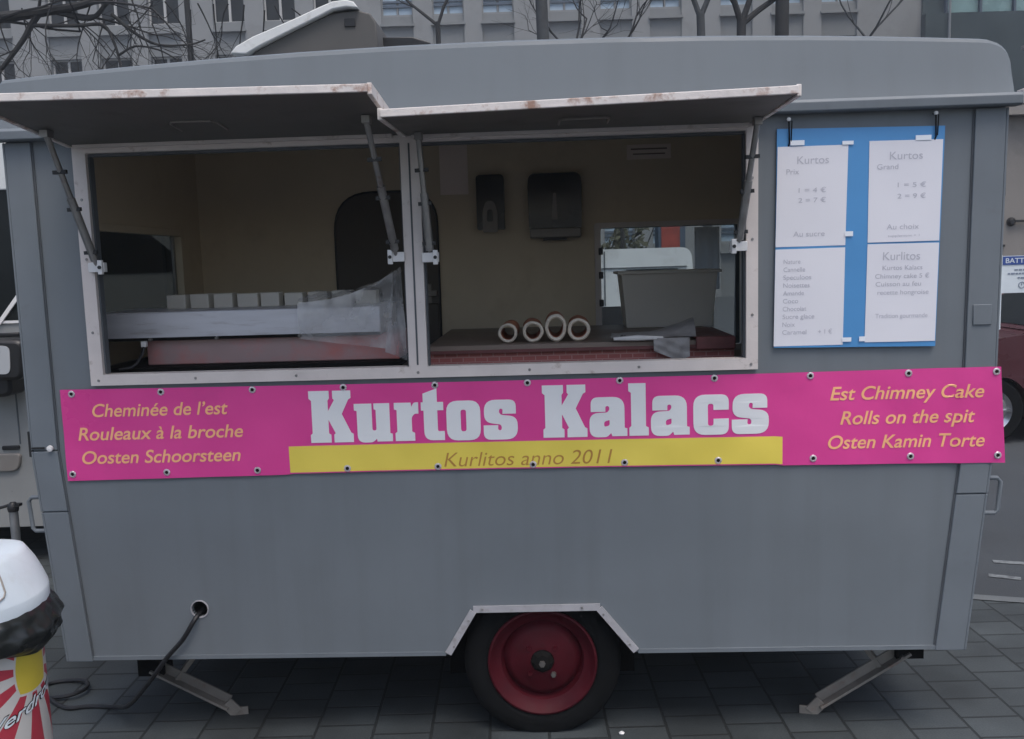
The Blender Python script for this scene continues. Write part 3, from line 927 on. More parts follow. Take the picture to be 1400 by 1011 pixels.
# corner steadies
def steady(x0, z0, x1, yf, s):
    m = MB()
    a = Vector((x0, yf + 0.04, z0)); b = Vector((x1 - 0.02 * s, yf, 0.028))
    m.bar(a, b, 0.010, 0.042, (0, 1, 0))
    m.bar(a + Vector((0, 0.02, 0.022)), b + Vector((0, 0.02, 0.022)), 0.04, 0.008, (0, 1, 0))
    m.bar((x1 - 0.030 * s, yf, 0.05), (x1 + 0.012 * s, yf, 0.006), 0.05, 0.010, (0, 1, 0))
    m.bar((x1 + 0.004 * s, yf, 0.005), (x1 + 0.05 * s, yf + 0.01, 0.005), 0.05, 0.009, (0, 1, 0))
    lg = obj('corner_steady', m, M['steady'], tr, smooth=0, bevel=0.002)
    p = a.lerp(b, 0.3)
    q = MB(); q.bar(p + Vector((0, 0.02, 0)), (p.x + 0.13 * s, yf + 0.10, z0 + 0.13), 0.03, 0.018)
    obj('brace', q, M['steady'], lg, smooth=0)
    q = MB(); q.box(x0 - 0.05, x0 + 0.05, yf + 0.03, yf + 0.12, z0 - 0.02, 0.41)
    obj('mount', q, M['under'], lg, smooth=0)
    q = MB(); q.lathe([(0, -0.012), (0.008, -0.012), (0.009, 0.0)], (a.x + 0.03 * s, yf + 0.028, a.z - 0.012), 'y', 8)
    obj('bolt', q, M['bolt'], lg)
M['steady'] = mat('dusty_steel_leg', (0.20, 0.185, 0.165), 0.65, 0.2, var=0.2, vscale=12, dirt=RUST, dscale=15, damt=0.4)
steady(-1.455, 0.165, -1.125, 0.20, 1)
steady(1.425, 0.215, 1.065, 0.16, -1)

# counters inside
co = MB(); co.box(-0.335, 0.80, 0.27, 1.15, 1.372, 1.395)
ctr = obj('counter', co, M['counter'], tr, bevel=0.003)
obj('counter_front', MB().box(-0.325, 0.80, 0.285, 0.305, 0.47, 1.371), M['brick_red'], ctr, smooth=0)
ce = MB(); ce.box(-0.335, 0.795, 0.262, 0.2695, 1.366, 1.378)
obj('counter_edge', ce, M['red_cloth'], ctr, smooth=0)
c2 = MB(); c2.box(-1.64, -0.36, 0.06, 0.85, 1.30, 1.335)
obj('side_counter', c2, M['lining_dark'], tr, smooth=0)

# ------------------------------------------------------------------ banner
ban = thing('banner', 'magenta vinyl banner with white and orange lettering screwed below the serving windows', 'banner', (0.03, -0.004, 0.98), 'T')
BX0, BX1, BZ0, BZ1 = -1.585, 1.632, 0.985, 1.305
def ban_z(x, z):
    t = (z - BZ0) / (BZ1 - BZ0)
    lo = 0.986 + 0.005 * math.cos((x + 0.2) * 1.6) - (0.003 if x > 0.9 or x < -0.8 else 0)
    hi = 1.303 - 0.006 * math.cos(x * 1.1)
    return lo + (hi - lo) * t
def ban_y(x, z):
    y = -0.0075 + 0.0012 * math.sin(x * 21 + z * 6) * math.sin(z * 30 + x * 3)
    if x > 1.46: y -= 0.0075 * min(1, (x - 1.46) / 0.03)
    if x > 1.59: y -= (x - 1.59) * 0.12
    return y
def bx_(a):
    return BX0 + (BX1 - BX0) * a
bm_ = MB()
def bfn(off):
    def fn(a, b):
        x = bx_(a)
        if a >= 1: x += 0.010 * (1 - b) - 0.012 * b
        return Vector((x, ban_y(x, BZ0 + 0.32 * b) + off, ban_z(x, BZ0 + 0.32 * b)))
    return fn
bm_.grid(bfn(0.0), 120, 10); bm_.grid(bfn(0.002), 120, 10)
obj('sheet', bm_, M['pink'], ban)
YX0, YX1 = -0.793, 0.903
yb = MB()
yb.grid(lambda a, b: Vector((YX0 + (YX1 - YX0) * a, ban_y(YX0 + (YX1 - YX0) * a, BZ0 + 0.097 * b) - 0.0007, ban_z(YX0 + (YX1 - YX0) * a, BZ0 + 0.004 + 0.096 * b))), 64, 6)
obj('yellow_band', yb, M['yellow'], ban)
def on_banner(m, off=-0.0012):
    return [Vector((v.x, ban_y(v.x, v.z) + off + v.y, v.z)) for v in m[0]], m[1]
def banner_text(name, lines, m, bold=0.0):
    for body, x0, x1, z, cap in lines:
        vs, fs = on_banner(text_mesh(body, x0, x1, z, cap, 0, shear=0.22, bold=bold))
        # one part per word: glyph faces sorted along the line, split at the spaces
        tops = sorted(fs, key=lambda f: min(vs[i].x for i in f))
        words_, reach = [[]], None
        for f in tops:
            a, b = min(vs[i].x - 0.22 * (vs[i].z - z) for i in f), max(vs[i].x - 0.22 * (vs[i].z - z) for i in f)
            if reach is not None and a - reach > 0.0115:
                words_.append([]); reach = None
            words_[-1].append(f)
            reach = b if reach is None else max(reach, b)
        for w_ in words_:
            ids = sorted({i for f in w_ for i in f}); ix = {i: k_ for k_, i in enumerate(ids)}
            obj(name, ([vs[i] for i in ids], [tuple(ix[i] for i in f) for f in w_]), m, ban, smooth=0)
banner_text('lettering', [('Chemin\u00e9e de l\u2019est', -1.477, -0.998, 1.206, 0.047), ('Rouleaux \u00e0 la broche', -1.534, -0.950, 1.124, 0.047),
                          ('Oosten Schoorsteen', -1.526, -0.964, 1.040, 0.047)], M['orange_ink'], 0.012)
banner_text('lettering', [('Est Chimney Cake', 1.061, 1.568, 1.203, 0.047), ('Rolls on the spit', 1.096, 1.541, 1.119, 0.047),
                          ('Osten Kamin Torte', 1.056, 1.574, 1.036, 0.047)], M['orange_ink'], 0.012)
banner_text('lettering', [('Kurlitos anno 2011', -0.254, 0.326, 1.003, 0.052)], M['brown_ink'], -0.004)
# big slab letters, drawn by hand (units: 288 = cap height)
def stroke(pts, wd):
    P = []
    # Catmull-Rom through the points, then offset both ways
    q = [Vector(p) for p in pts]
    q = [q[0] * 2 - q[1]] + q + [q[-1] * 2 - q[-2]]
    for i in range(1, len(q) - 2):
        for k_ in range(6):
            t = k_ / 6
            P.append(0.5 * ((2 * q[i]) + (-q[i - 1] + q[i + 1]) * t + (2 * q[i - 1] - 5 * q[i] + 4 * q[i + 1] - q[i + 2]) * t * t + (-q[i - 1] + 3 * q[i] - 3 * q[i + 1] + q[i + 2]) * t ** 3))
    P.append(q[-2])
    L_, R_ = [], []
    for i, p in enumerate(P):
        d = (P[min(i + 1, len(P) - 1)] - P[max(i - 1, 0)]).normalized()
        nn = Vector((-d.y, d.x))
        L_.append(p + nn * wd / 2); R_.append(p - nn * wd / 2)
    return [tuple(p) for p in L_ + R_[::-1]]
GL = {}
GL['K'] = (243, [rpoly([(0, 288), (115, 288), (115, 246), (106, 234), (106, 176), (142, 236), (134, 246), (134, 288), (236, 288), (236, 246), (222, 238), (182, 158), (230, 54), (243, 46), (243, 0), (134, 0), (134, 44), (143, 52), (108, 124), (106, 124), (106, 52), (118, 44), (118, 0), (3, 0), (3, 44), (14, 54), (14, 234), (0, 246)])])
GL['u'] = (208, [rpoly([(0, 212), (97, 212), (97, 62, 12), (119, 62, 12), (119, 176), (108, 180), (108, 212), (195, 212), (195, 46), (208, 42), (208, 0), (122, 0), (120, 16), (98, -4, 14), (14, -4, 46), (14, 172), (0, 176)])])
GL['r'] = (133, [rpoly([(0, 212), (92, 212), (95, 188), (108, 213, 12), (133, 213), (133, 150), (112, 150, 8), (95, 132, 14), (95, 52), (110, 44), (110, 0), (3, 0), (3, 44), (14, 52), (14, 172), (0, 176)])])
GL['t'] = (127, [rpoly([(12, 260), (90, 287), (90, 212), (124, 212), (124, 166), (90, 166), (90, 50, 8), (127, 50), (127, 0), (14, 0, 50), (14, 166), (0, 166), (0, 212), (12, 212)])])
GL['o'] = (188, [rpoly([(0, -4, 62), (188, -4, 62), (188, 216, 62), (0, 216, 62)]), rpoly([(79, 46, 14), (109, 46, 14), (109, 166, 14), (79, 166, 14)])])
GL['s'] = (186, [rpoly([(178, 138), (178, 216, 64), (4, 216, 66), (4, 92, 52), (92, 80, 26), (100, 66, 8), (96, 46, 10), (78, 50, 12), (80, 76), (0, 76), (0, -4, 64), (186, -4, 66), (186, 122, 52), (96, 132, 26), (84, 148, 8), (90, 168, 10), (106, 164, 12), (104, 138)], 6)])
GL['a'] = (206, [rpoly([(8, 136), (8, 216, 66), (192, 216, 64), (192, 46), (206, 42), (206, 0), (124, 0), (118, 18), (96, -4, 14), (0, -4, 50), (0, 128, 50), (100, 132, 22), (110, 150, 6), (106, 168, 10), (88, 166, 12), (88, 136)], 6), rpoly([(80, 52, 12), (110, 60, 10), (110, 90, 4), (80, 82, 12)])])
GL['l'] = (110, [rpoly([(0, 288), (95, 288), (95, 52), (110, 44), (110, 0), (3, 0), (3, 44), (14, 54), (14, 236), (0, 246)])])
GL['c'] = (190, [rpoly([(190, 132), (190, 216, 64), (0, 216, 64), (0, -4, 64), (190, -4, 64), (190, 84), (108, 84), (108, 46, 14), (78, 46, 14), (78, 166, 14), (108, 166, 14), (108, 132)], 6)])
def X_at(u):                                  # photograph column of the letter edges -> metres along the banner
    return -0.715 + (u - 426.0) * (0.854 + 0.715) / (1049 - 426.0)
big = MB()
for ch, a, b in (('K', 426, 486), ('u', 488, 540), ('r', 543, 576.5), ('t', 580, 611.5), ('o', 614.5, 661), ('s', 665, 711.5),
                 ('K', 745.5, 806), ('a', 809, 860), ('l', 862, 889), ('a', 892, 944), ('c', 949, 996.5), ('s', 1000.5, 1050)):
    wd, cs = GL[ch]
    x0, x1 = X_at(a), X_at(b)
    k_ = (x1 - x0) / wd; s_ = 0.181 / 288
    c2_ = [[(x0 + p[0] * k_, 1.0965 + p[1] * s_) for p in c] for c in cs]
    big.mesh(on_banner(plate(c2_, 0.0008), -0.0012))
    if ch == 's':                             # end of a word
        obj('lettering', big, M['white_ink'], ban, smooth=0)
        big = MB()
for x in (-1.545, -1.229, -0.908, -0.592, -0.276, 0.041, 0.355, 0.674, 0.995, 1.321, 1.606):
    for zb in (0, 1):
        xx = x + (0.012 if zb == 0 and x > 0 else (-0.02 if zb == 0 and x < -1.5 else 0))
        z = 1.288 if zb else 1.004
        y = ban_y(xx, z)
        e = obj('eyelet', MB().lathe([(0.0055, -0.0014), (0.007, -0.0035), (0.011, -0.0030), (0.0125, -0.001)], (xx, y, z), 'y', 18, close=False), M['eyelet'], ban)
        obj('screw_head', MB().lathe([(0.0, -0.0030), (0.0055, -0.0028), (0.0062, -0.0012)], (xx, y, z), 'y', 10, close=False), M['hub'], e)

# ------------------------------------------------------------------ menu board with four sheets
mbd = thing('menu_board', 'blue menu board hung from two hooks right of the serving windows', 'menu board', (1.145, -0.006, 1.385), 'T')
obj('board', shift(plate([[(0.873, 1.386), (1.405, 1.378), (1.420, 2.096), (0.880, 2.104)]], 0.006), (0, -0.008, 0)), M['board_blue'], mbd, smooth=0)
for x, z in ((0.915, 2.132), (1.385, 2.136)):
    m = MB()
    m.tube([(x, 0.0, z), (x, -0.018, z), (x, -0.022, z - 0.006), (x + 0.004, -0.016, z - 0.075), (x + 0.002, -0.010, z - 0.085)], 0.0026, 6)
    m.tube([(x + 0.012, -0.014, z - 0.004), (x + 0.010, -0.014, z - 0.07)], 0.0018, 6)
    h = obj('hook', m, M['hub'], mbd)
    obj('hook_screw', MB().lathe([(0, -0.028), (0.006, -0.026), (0.007, -0.020)], (x, 0, z), 'y', 10), M['bracket'], h)
def sheet(c, label, texts, tapes):
    (x0, z0), (x1, z1), (x2, z2), (x3, z3) = c          # tl, tr, br, bl
    cx_ = (x0 + x1) / 2
    r_ = thing('menu_sheet', label, 'paper sheet', ((x3 + x2) / 2, -0.012, z3), 'T', 'paper sheets on the blue board')
    def P(a, b, off=0.0):                                # a across, b down
        tx = x0 + (x1 - x0) * a; bx2 = x3 + (x2 - x3) * a
        tz = z0 + (z1 - z0) * a; bz = z3 + (z2 - z3) * a
        return Vector((tx + (bx2 - tx) * b, -0.0125 - 0.0012 * math.sin(a * PI) * math.sin(b * 5 + x0 * 7) + off, tz + (bz - tz) * b))
    m = MB(); m.grid(lambda a, b: P(a, b), 10, 14); m.grid(lambda a, b: P(a, b, 0.0008), 10, 14)
    obj('paper', m, M['paper'], r_)
    wd = x1 - x0; ht = z0 - z3
    for body, a0, a1, bb, cap, bold in texts:
        tm = text_mesh(body, 0, 1, 0, cap / ht, 0, bold=bold)
        # proportional width: a1 is a maximum, text is centred or left aligned by a0
        vs = [P(a0 + (a1 - a0) * v.x, bb - v.z, -0.0007) for v in tm[0]]
        obj('lettering', (vs, tm[1]), M['ink'], r_, smooth=0)
    for x, z, w2, h2 in tapes:
        obj('tape', MB().box(x - w2 / 2, x + w2 / 2, -0.0152, -0.0146, z - h2 / 2, z + h2 / 2), M['tape'], r_, smooth=0)
    return r_
sheet([(0.882, 2.046), (1.110, 2.046), (1.104, 1.721), (0.876, 1.721)], 'upper left price sheet with the words Au sucre, taped to the blue board',
      [('Kurtos', 0.28, 0.73, 0.175, 0.026, 0), ('Prix', 0.13, 0.31, 0.275, 0.018, 0), ('1 = 4 \u20ac', 0.31, 0.70, 0.46, 0.016, 0),
       ('2 = 7 \u20ac', 0.31, 0.70, 0.56, 0.016, 0), ('Au sucre', 0.25, 0.70, 0.90, 0.018, 0)], [(0.945, 2.057, 0.045, 0.016), (1.108, 2.052, 0.036, 0.012), (1.115, 1.758, 0.026, 0.016)])
sheet([(1.178, 2.055), (1.414, 2.053), (1.409, 1.727), (1.177, 1.727)], 'upper right price sheet with the words Au choix, taped to the blue board',
      [('Kurtos', 0.28, 0.73, 0.185, 0.026, 0), ('Grand', 0.11, 0.40, 0.28, 0.018, 0), ('1 = 5 \u20ac', 0.40, 0.79, 0.46, 0.016, 0),
       ('2 = 9 \u20ac', 0.40, 0.79, 0.57, 0.016, 0), ('Au choix', 0.26, 0.71, 0.875, 0.018, 0), ('supplement + 1', 0.28, 0.72, 0.95, 0.008, 0)], [(1.35, 2.060, 0.05, 0.016)])
sheet([(0.876, 1.713), (1.104, 1.714), (1.100, 1.391), (0.871, 1.391)], 'lower left sheet listing ten toppings in one column on the blue board',
      [(s_, 0.12, a1, 0.15 + 0.081 * i, 0.0155, 0) for i, (s_, a1) in enumerate((('Nature', 0.36), ('Cannelle', 0.43), ('Speculoos', 0.52), ('Noisettes', 0.50), ('Amande', 0.42), ('Coco', 0.34), ('Chocolat', 0.46), ('Sucre glace', 0.58), ('Noix', 0.30), ('Caramel', 0.47)))]
      + [('+ 1 \u20ac', 0.64, 0.84, 0.15 + 0.081 * 9, 0.0155, 0)], [(1.112, 1.408, 0.030, 0.014)])
sheet([(1.177, 1.7215), (1.409, 1.7205), (1.403, 1.396), (1.172, 1.397)], 'lower right sheet headed Kurlitos with a paragraph of small print',
      [('Kurlitos', 0.22, 0.74, 0.165, 0.028, 0), ('Kurtos Kalacs', 0.22, 0.78, 0.265, 0.0155, 0), ('Chimney cake 5 \u20ac', 0.12, 0.88, 0.35, 0.0155, 0),
       ('Cuisson au feu', 0.13, 0.77, 0.43, 0.0155, 0), ('recette hongroise', 0.16, 0.88, 0.515, 0.0155, 0), ('Tradition gourmande', 0.14, 0.88, 0.755, 0.0155, 0)], [(1.163, 1.409, 0.020, 0.016)])

# ------------------------------------------------------------------ things inside the trailer
CT = 1.3952
for i, (x, r_, tilt, lab) in enumerate(((-0.036, 0.037, 0.02, 'chimney cake roll at the left end of the row of four on the counter'),
                                        (0.060, 0.040, -0.02, 'chimney cake roll second from the left on the counter'),
                                        (0.146, 0.047, 0.0, 'tallest chimney cake roll, third from the left on the counter'),
                                        (0.232, 0.043, 0.03, 'chimney cake roll at the right end of the row beside the crumpled bag'))):
    c = thing('chimney_cake', lab, 'chimney cake', (x, 0.33, CT), 'T', 'chimney cakes on the counter')
    sy = 1.0 + (0.12 if i == 2 else 0)
    sx = 0.86 if i == 2 else 1.0
    def cake(prof, nn=28):
        m = MB(); m.lathe(prof, (0, 0, 0), 'y', nn, close=False)
        rr = max(p[0] for p in prof)
        rnd_ = random.Random(i)
        ph = rnd_.random() * 6
        out = []
        for v in m.v:
            a = math.atan2(v.z, v.x); wob = 1 + 0.022 * math.sin(3 * a + ph) + 0.010 * math.sin(7 * a + ph * 2)
            out.append(Vector((x + v.x * wob * sx + v.y * tilt, 0.33 + v.y, CT + r_ * sy + v.z * wob * sy)))
        m.v = out
        return m
    obj('dough', cake([(r_ * 0.68, 0.014), (r_ * 0.70, 0.24), (r_ * 0.97, 0.24), (r_ * 0.98, 0.012)]), M['cake'], c)
    obj('sugar_rim', cake([(r_ * 0.68, 0.016), (r_ * 0.71, 0.003), (r_ * 0.84, -0.004), (r_ * 0.97, 0.003), (r_ * 1.0, 0.02)]), M['sugar'], c)

tb = thing('storage_tub', 'tall milky plastic storage tub standing on the counter before the rear window', 'tub', (0.64, 1.0, CT), 'T')
m = MB()
def ring(x0, x1, y0, y1, z): return [(x0, y0, z), (x1, y0, z), (x1, y1, z), (x0, y1, z)]
v_ = ring(0.462, 0.832, 0.90, 1.10, CT + 0.001) + ring(0.440, 0.852, 0.88, 1.13, 1.632) + ring(0.448, 0.844, 0.888, 1.122, 1.632) + ring(0.468, 0.826, 0.906, 1.094, CT + 0.008)
m.add(v_, [(3, 2, 1, 0)] + [(a * 4 + j, a * 4 + (j + 1) % 4, a * 4 + 4 + (j + 1) % 4, a * 4 + 4 + j) for a in range(3) for j in range(4)] + [(12, 13, 14, 15)])
obj('body', m, M['tub'], tb, smooth=0, bevel=0.008)
m = MB()
rl = [Vector(p) for p in ring(0.432, 0.860, 0.872, 1.138, 1.636)]
for j in range(4): m.bar(rl[j], rl[(j + 1) % 4], 0.018, 0.012)
obj('rim', m, M['tub'], tb, smooth=0, bevel=0.003)

pd = thing('paper_towel_dispenser', 'smoked black paper towel dispenser on the rear wall', 'towel dispenser', (0.167, BY, 1.80), 'T')
obj('cover', shift(plate([rpoly([(0.038, 1.86), (0.298, 1.86), (0.302, 2.06), (0.296, 2.128, 0.05), (0.04, 2.128, 0.05), (0.034, 2.06)])], 0.10), (0, BY - 0.06, 0)), M['dispenser'], pd, smooth=30, bevel=0.01)
m = MB(); m.box(0.040, 0.296, BY - 0.112, BY - 0.004, 1.812, 1.859)
obj('base', m, M['grey_plastic'], pd, bevel=0.006)
m = MB(); m.box(0.105, 0.225, BY - 0.10, BY - 0.03, 1.800, 1.8115)
obj('paper_slot', m, M['dark'], pd)
m = MB(); m.prism(rpoly([(0.150, 1.90, 0.006), (0.180, 1.90, 0.006), (0.174, 2.03, 0.01), (0.160, 2.03, 0.01)]), BY - 0.124, BY - 0.1205)
obj('level_slot', m, M['grey_plastic'], pd, smooth=0)
sdp = thing('soap_dispenser', 'narrow black soap dispenser on the rear wall beside the door', 'soap dispenser', (-0.152, BY, 1.85), 'T')
obj('case', shift(plate([rpoly([(-0.222, 1.862, 0.01), (-0.084, 1.862, 0.01), (-0.084, 2.132, 0.02), (-0.222, 2.132, 0.02)])], 0.08), (0, BY - 0.045, 0)), M['dispenser'], sdp, smooth=30, bevel=0.008)
obj('push_lever', shift(plate([rpoly([(-0.192, 1.848, 0.01), (-0.118, 1.848, 0.01), (-0.118, 1.95, 0.02), (-0.135, 2.002, 0.03), (-0.175, 2.002, 0.03), (-0.192, 1.95, 0.02)])], 0.02), (0, BY - 0.100, 0)), M['grey_plastic'], sdp, smooth=30, bevel=0.004)
obj('level_window', shift(plate([rpoly([(-0.171, 1.90, 0.01), (-0.139, 1.90, 0.01), (-0.142, 1.96, 0.015), (-0.168, 1.96, 0.015)])], 0.003), (0, BY - 0.1125, 0)), M['dispenser'], sdp, smooth=0)
m = MB(); m.grid(lambda a, b: Vector((-0.408 + 0.142 * a, BY - 0.004 - 0.006 * b * b * (1 - a), 2.29 - 0.245 * b)), 4, 6)
wn_ = solo('wall_notice', m, M['cream_paper'], 'aged paper notice pinned to the rear wall above the door corner', 'notice', (-0.337, BY - 0.003, 2.045), 'T')
m = MB(); m.box(0.535, 0.755, BY - 0.008, BY - 0.001, 2.190, 2.262)
wp = thing('wall_plate', 'small pale plate with two lines high on the rear wall', 'wall plate', (0.645, BY, 2.19), 'T')
obj('plate', m, M['cream_paper'], wp, bevel=0.002)
m = MB(); m.box(0.555, 0.735, BY - 0.0095, BY - 0.0085, 2.236, 2.243); m.box(0.565, 0.725, BY - 0.0095, BY - 0.0085, 2.212, 2.218)
obj('print', m, M['counter'], wp, smooth=0)

# spit oven on the left counter
ov = thing('spit_oven', 'long steel spit oven on the counter behind the left serving window', 'oven', (-1.0, 0.27, 1.335), 'T')
m = MB(); m.box(-1.57, -0.50, 0.25, 0.62, 1.447, 1.553)
obj('casing', m, M['steel'], ov, bevel=0.006)
m = MB(); m.box(-1.57, -0.50, 0.243, 0.2495, 1.4475, 1.458)
obj('casing_lip', m, M['hub'], ov)
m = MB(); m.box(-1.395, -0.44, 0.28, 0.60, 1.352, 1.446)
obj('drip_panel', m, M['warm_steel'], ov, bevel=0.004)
m = MB(); m.box(-1.55, -0.42, 0.20, 0.66, 1.3355, 1.3515)
obj('base_tray', m, M['hub'], ov, bevel=0.004)
rr_ = random.Random(5)
for i in range(9):
    a = -1.39 + i * 0.094
    m = MB(); m.box(a + 0.004, a + 0.086 - 0.010 * rr_.random(), 0.47, 0.54, 1.5535, 1.604 + 0.006 * rr_.random())
    obj('spit_holder', m, M['tub'], ov, bevel=0.003)
m = MB(); m.box(-1.40, -0.54, 0.545, 0.56, 1.5535, 1.592)
obj('rear_rail', m, M['hub'], ov)
for x in (-1.36, -1.11, -0.80):
    obj('rivet', MB().lathe([(0, -0.012), (0.006, -0.012), (0.007, 0)], (x, 0.243, 1.452), 'y', 10), M['bolt'], ov)
m = MB(); m.box(-1.392, -1.372, 0.222, 0.242, 1.425, 1.447)
pg = obj('plug', m, M['bracket'], ov, bevel=0.003)
m = MB(); m.tube([(-1.382, 0.226, 1.425), (-1.384, 0.215, 1.40), (-1.395, 0.19, 1.37), (-1.41, 0.17, 1.356), (-1.45, 0.16, 1.352)], 0.006, 8)
obj('lead', m, M['cable'], pg)

# clear film draped over the right end of the oven
rnd = random.Random(3)
def crinkle(x, y, z, s=1.0):
    return 0.006 * s * (math.sin(x * 27 + z * 21) + math.sin(z * 43 - x * 19) * 0.6 + math.sin(x * 71 + z * 53) * 0.25)
m = MB()
def film1(a, b):           # front sheet: from the hanging corner down over the casing
    xt = -0.80 + 0.36 * a; zt = 1.575 + 0.10 * a ** 2.2
    xb = -0.80 + 0.34 * a; zb = 1.44 - 0.045 * a
    x = xt + (xb - xt) * b; z = zt + (zb - zt) * b
    return Vector((x, 0.232 + crinkle(x, 0, z, 0.8) - 0.012 * a, z))
m.grid(film1, 48, 30)
def film2(a, b):           # side sheet falling from the corner to the sill
    x = -0.44 + 0.055 * a + 0.01 * b; z = (1.675 + 0.02 * a) - (0.29 + 0.035 * a) * b
    return Vector((x - 0.05 * (1 - a) * b, 0.215 - 0.16 * a + crinkle(a * 0.3, 0, z, 1.0), z))
m.grid(film2, 24, 36)
def film3(a, b):           # over the top
    return Vector((-0.80 + 0.36 * a, 0.232 + 0.28 * b, 1.578 + 0.10 * a ** 2.2 + 0.03 * b * (1 - a) + crinkle(a, 0, b * .3, 0.8)))
m.grid(film3, 40, 16)
solo('plastic_film', m, M['film'], 'crumpled clear plastic film draped over the right end of the steel oven', 'plastic film', (-0.5, 0.25, 1.40), 'T', smooth=60)

# crumpled bag lying over the counter edge, dark red mat beside it
m = MB()
def bagf(a, b):
    x = 0.345 + 0.31 * a; y = 0.245 + 0.24 * b
    h = 0.008 + 0.030 * a * math.sin(b * PI) + 0.35 * abs(crinkle(x * 0.9, 0, y * 1.2, 1.6))
    if a > 0.62: h += 0.050 * (a - 0.62) / 0.38 * b
    return Vector((x + 0.02 * b, y, CT + 0.004 + h))
m.grid(bagf, 44, 30)
m.grid(lambda a, b: Vector((0.50 + 0.13 * a, 0.240 - 0.004 * b + crinkle(a * .4, 0, b * .3, 0.25), CT + 0.012 - 0.085 * b * (0.35 + 0.65 * (1 - abs(a - 0.7))))), 12, 10)
m2 = MB(); m2.tube([(0.355, 0.25, CT + 0.012), (0.44, 0.245, CT + 0.014), (0.535, 0.248, CT + 0.012)], [0.006, 0.011, 0.006], 8)
cb_ = thing('crumpled_bag', 'crumpled grey paper and film bag lying at the counter edge', 'bag', (0.49, 0.36, CT), 'T')
obj('wrapper', m, mat('greyish_wrap', (0.30, 0.29, 0.29), 0.35, var=0.25, vscale=14, bump=0.3, bscale=30), cb_, smooth=30)
obj('twist', m2, M['bracket'], cb_)
m = MB(); m.box(0.655, 0.798, 0.255, 0.70, CT, CT + 0.012); m.box(0.655, 0.798, 0.245, 0.2545, CT - 0.035, CT + 0.012)
solo('table_mat', m, M['red_cloth'], 'dark red mat folded over the right end of the counter', 'mat', (0.73, 0.4, CT), 'T', bevel=0.004)

# ------------------------------------------------------------------ power cable
def smoothpath(pts, n=8):
    q = [Vector(p) for p in pts]
    q = [q[0] * 2 - q[1]] + q + [q[-1] * 2 - q[-2]]
    P = []
    for i in range(1, len(q) - 2):
        for k_ in range(n):
            t = k_ / n
            P.append(0.5 * ((2 * q[i]) + (-q[i - 1] + q[i + 1]) * t + (2 * q[i - 1] - 5 * q[i] + 4 * q[i + 1] - q[i + 2]) * t * t + (-q[i - 1] + 3 * q[i] - 3 * q[i + 1] + q[i + 2]) * t ** 3))
    P.append(q[-2])
    return P
a0 = tl((-1.155, 0.05, 0.485)); a1 = tl((-1.165, -0.014, 0.47)); a2 = tl((-1.21, -0.022, 0.40)); a3 = tl((-1.275, -0.02, 0.33)); a4 = tl((-1.36, 0.0, 0.225)); a5 = tl((-1.475, 0.08, 0.105))
gz = 0.009
path = [a0, a1, a2, a3, a4, a5, (-1.575, 3.36, 0.035), (-1.66, 3.42, gz), (-1.73, 3.425, gz), (-1.81, 3.42, gz), (-1.93, 3.52, gz), (-1.99, 3.62, gz), (-1.93, 3.66, gz), (-1.83, 3.63, gz + 0.012), (-1.79, 3.56, gz + 0.014),
        (-1.83, 3.50, gz + 0.012), (-1.95, 3.50, gz), (-2.1, 3.44, gz + 0.014), (-2.3, 3.30, gz), (-2.5, 3.2, gz)]
m = MB(); m.tube(smoothpath(path), 0.0085, 8)
solo('power_cable', m, M['cable'], 'black power cable looping from the round port to the paving', 'cable', (-1.62, 3.43, 0))

# a chip of white stone lying on the paving before the wheel
m = MB(); m.lathe([(0.0, 0.0), (0.009, 0.001), (0.011, 0.005), (0.006, 0.009), (0.0, 0.010)], (0.345, 3.115, 0.0), 'z', 7, close=False)
solo('stone_chip', m, M['bracket'], 'small white stone chip lying on the paving in front of the wheel', 'stone', (0.345, 3.115, 0.0), smooth=0)
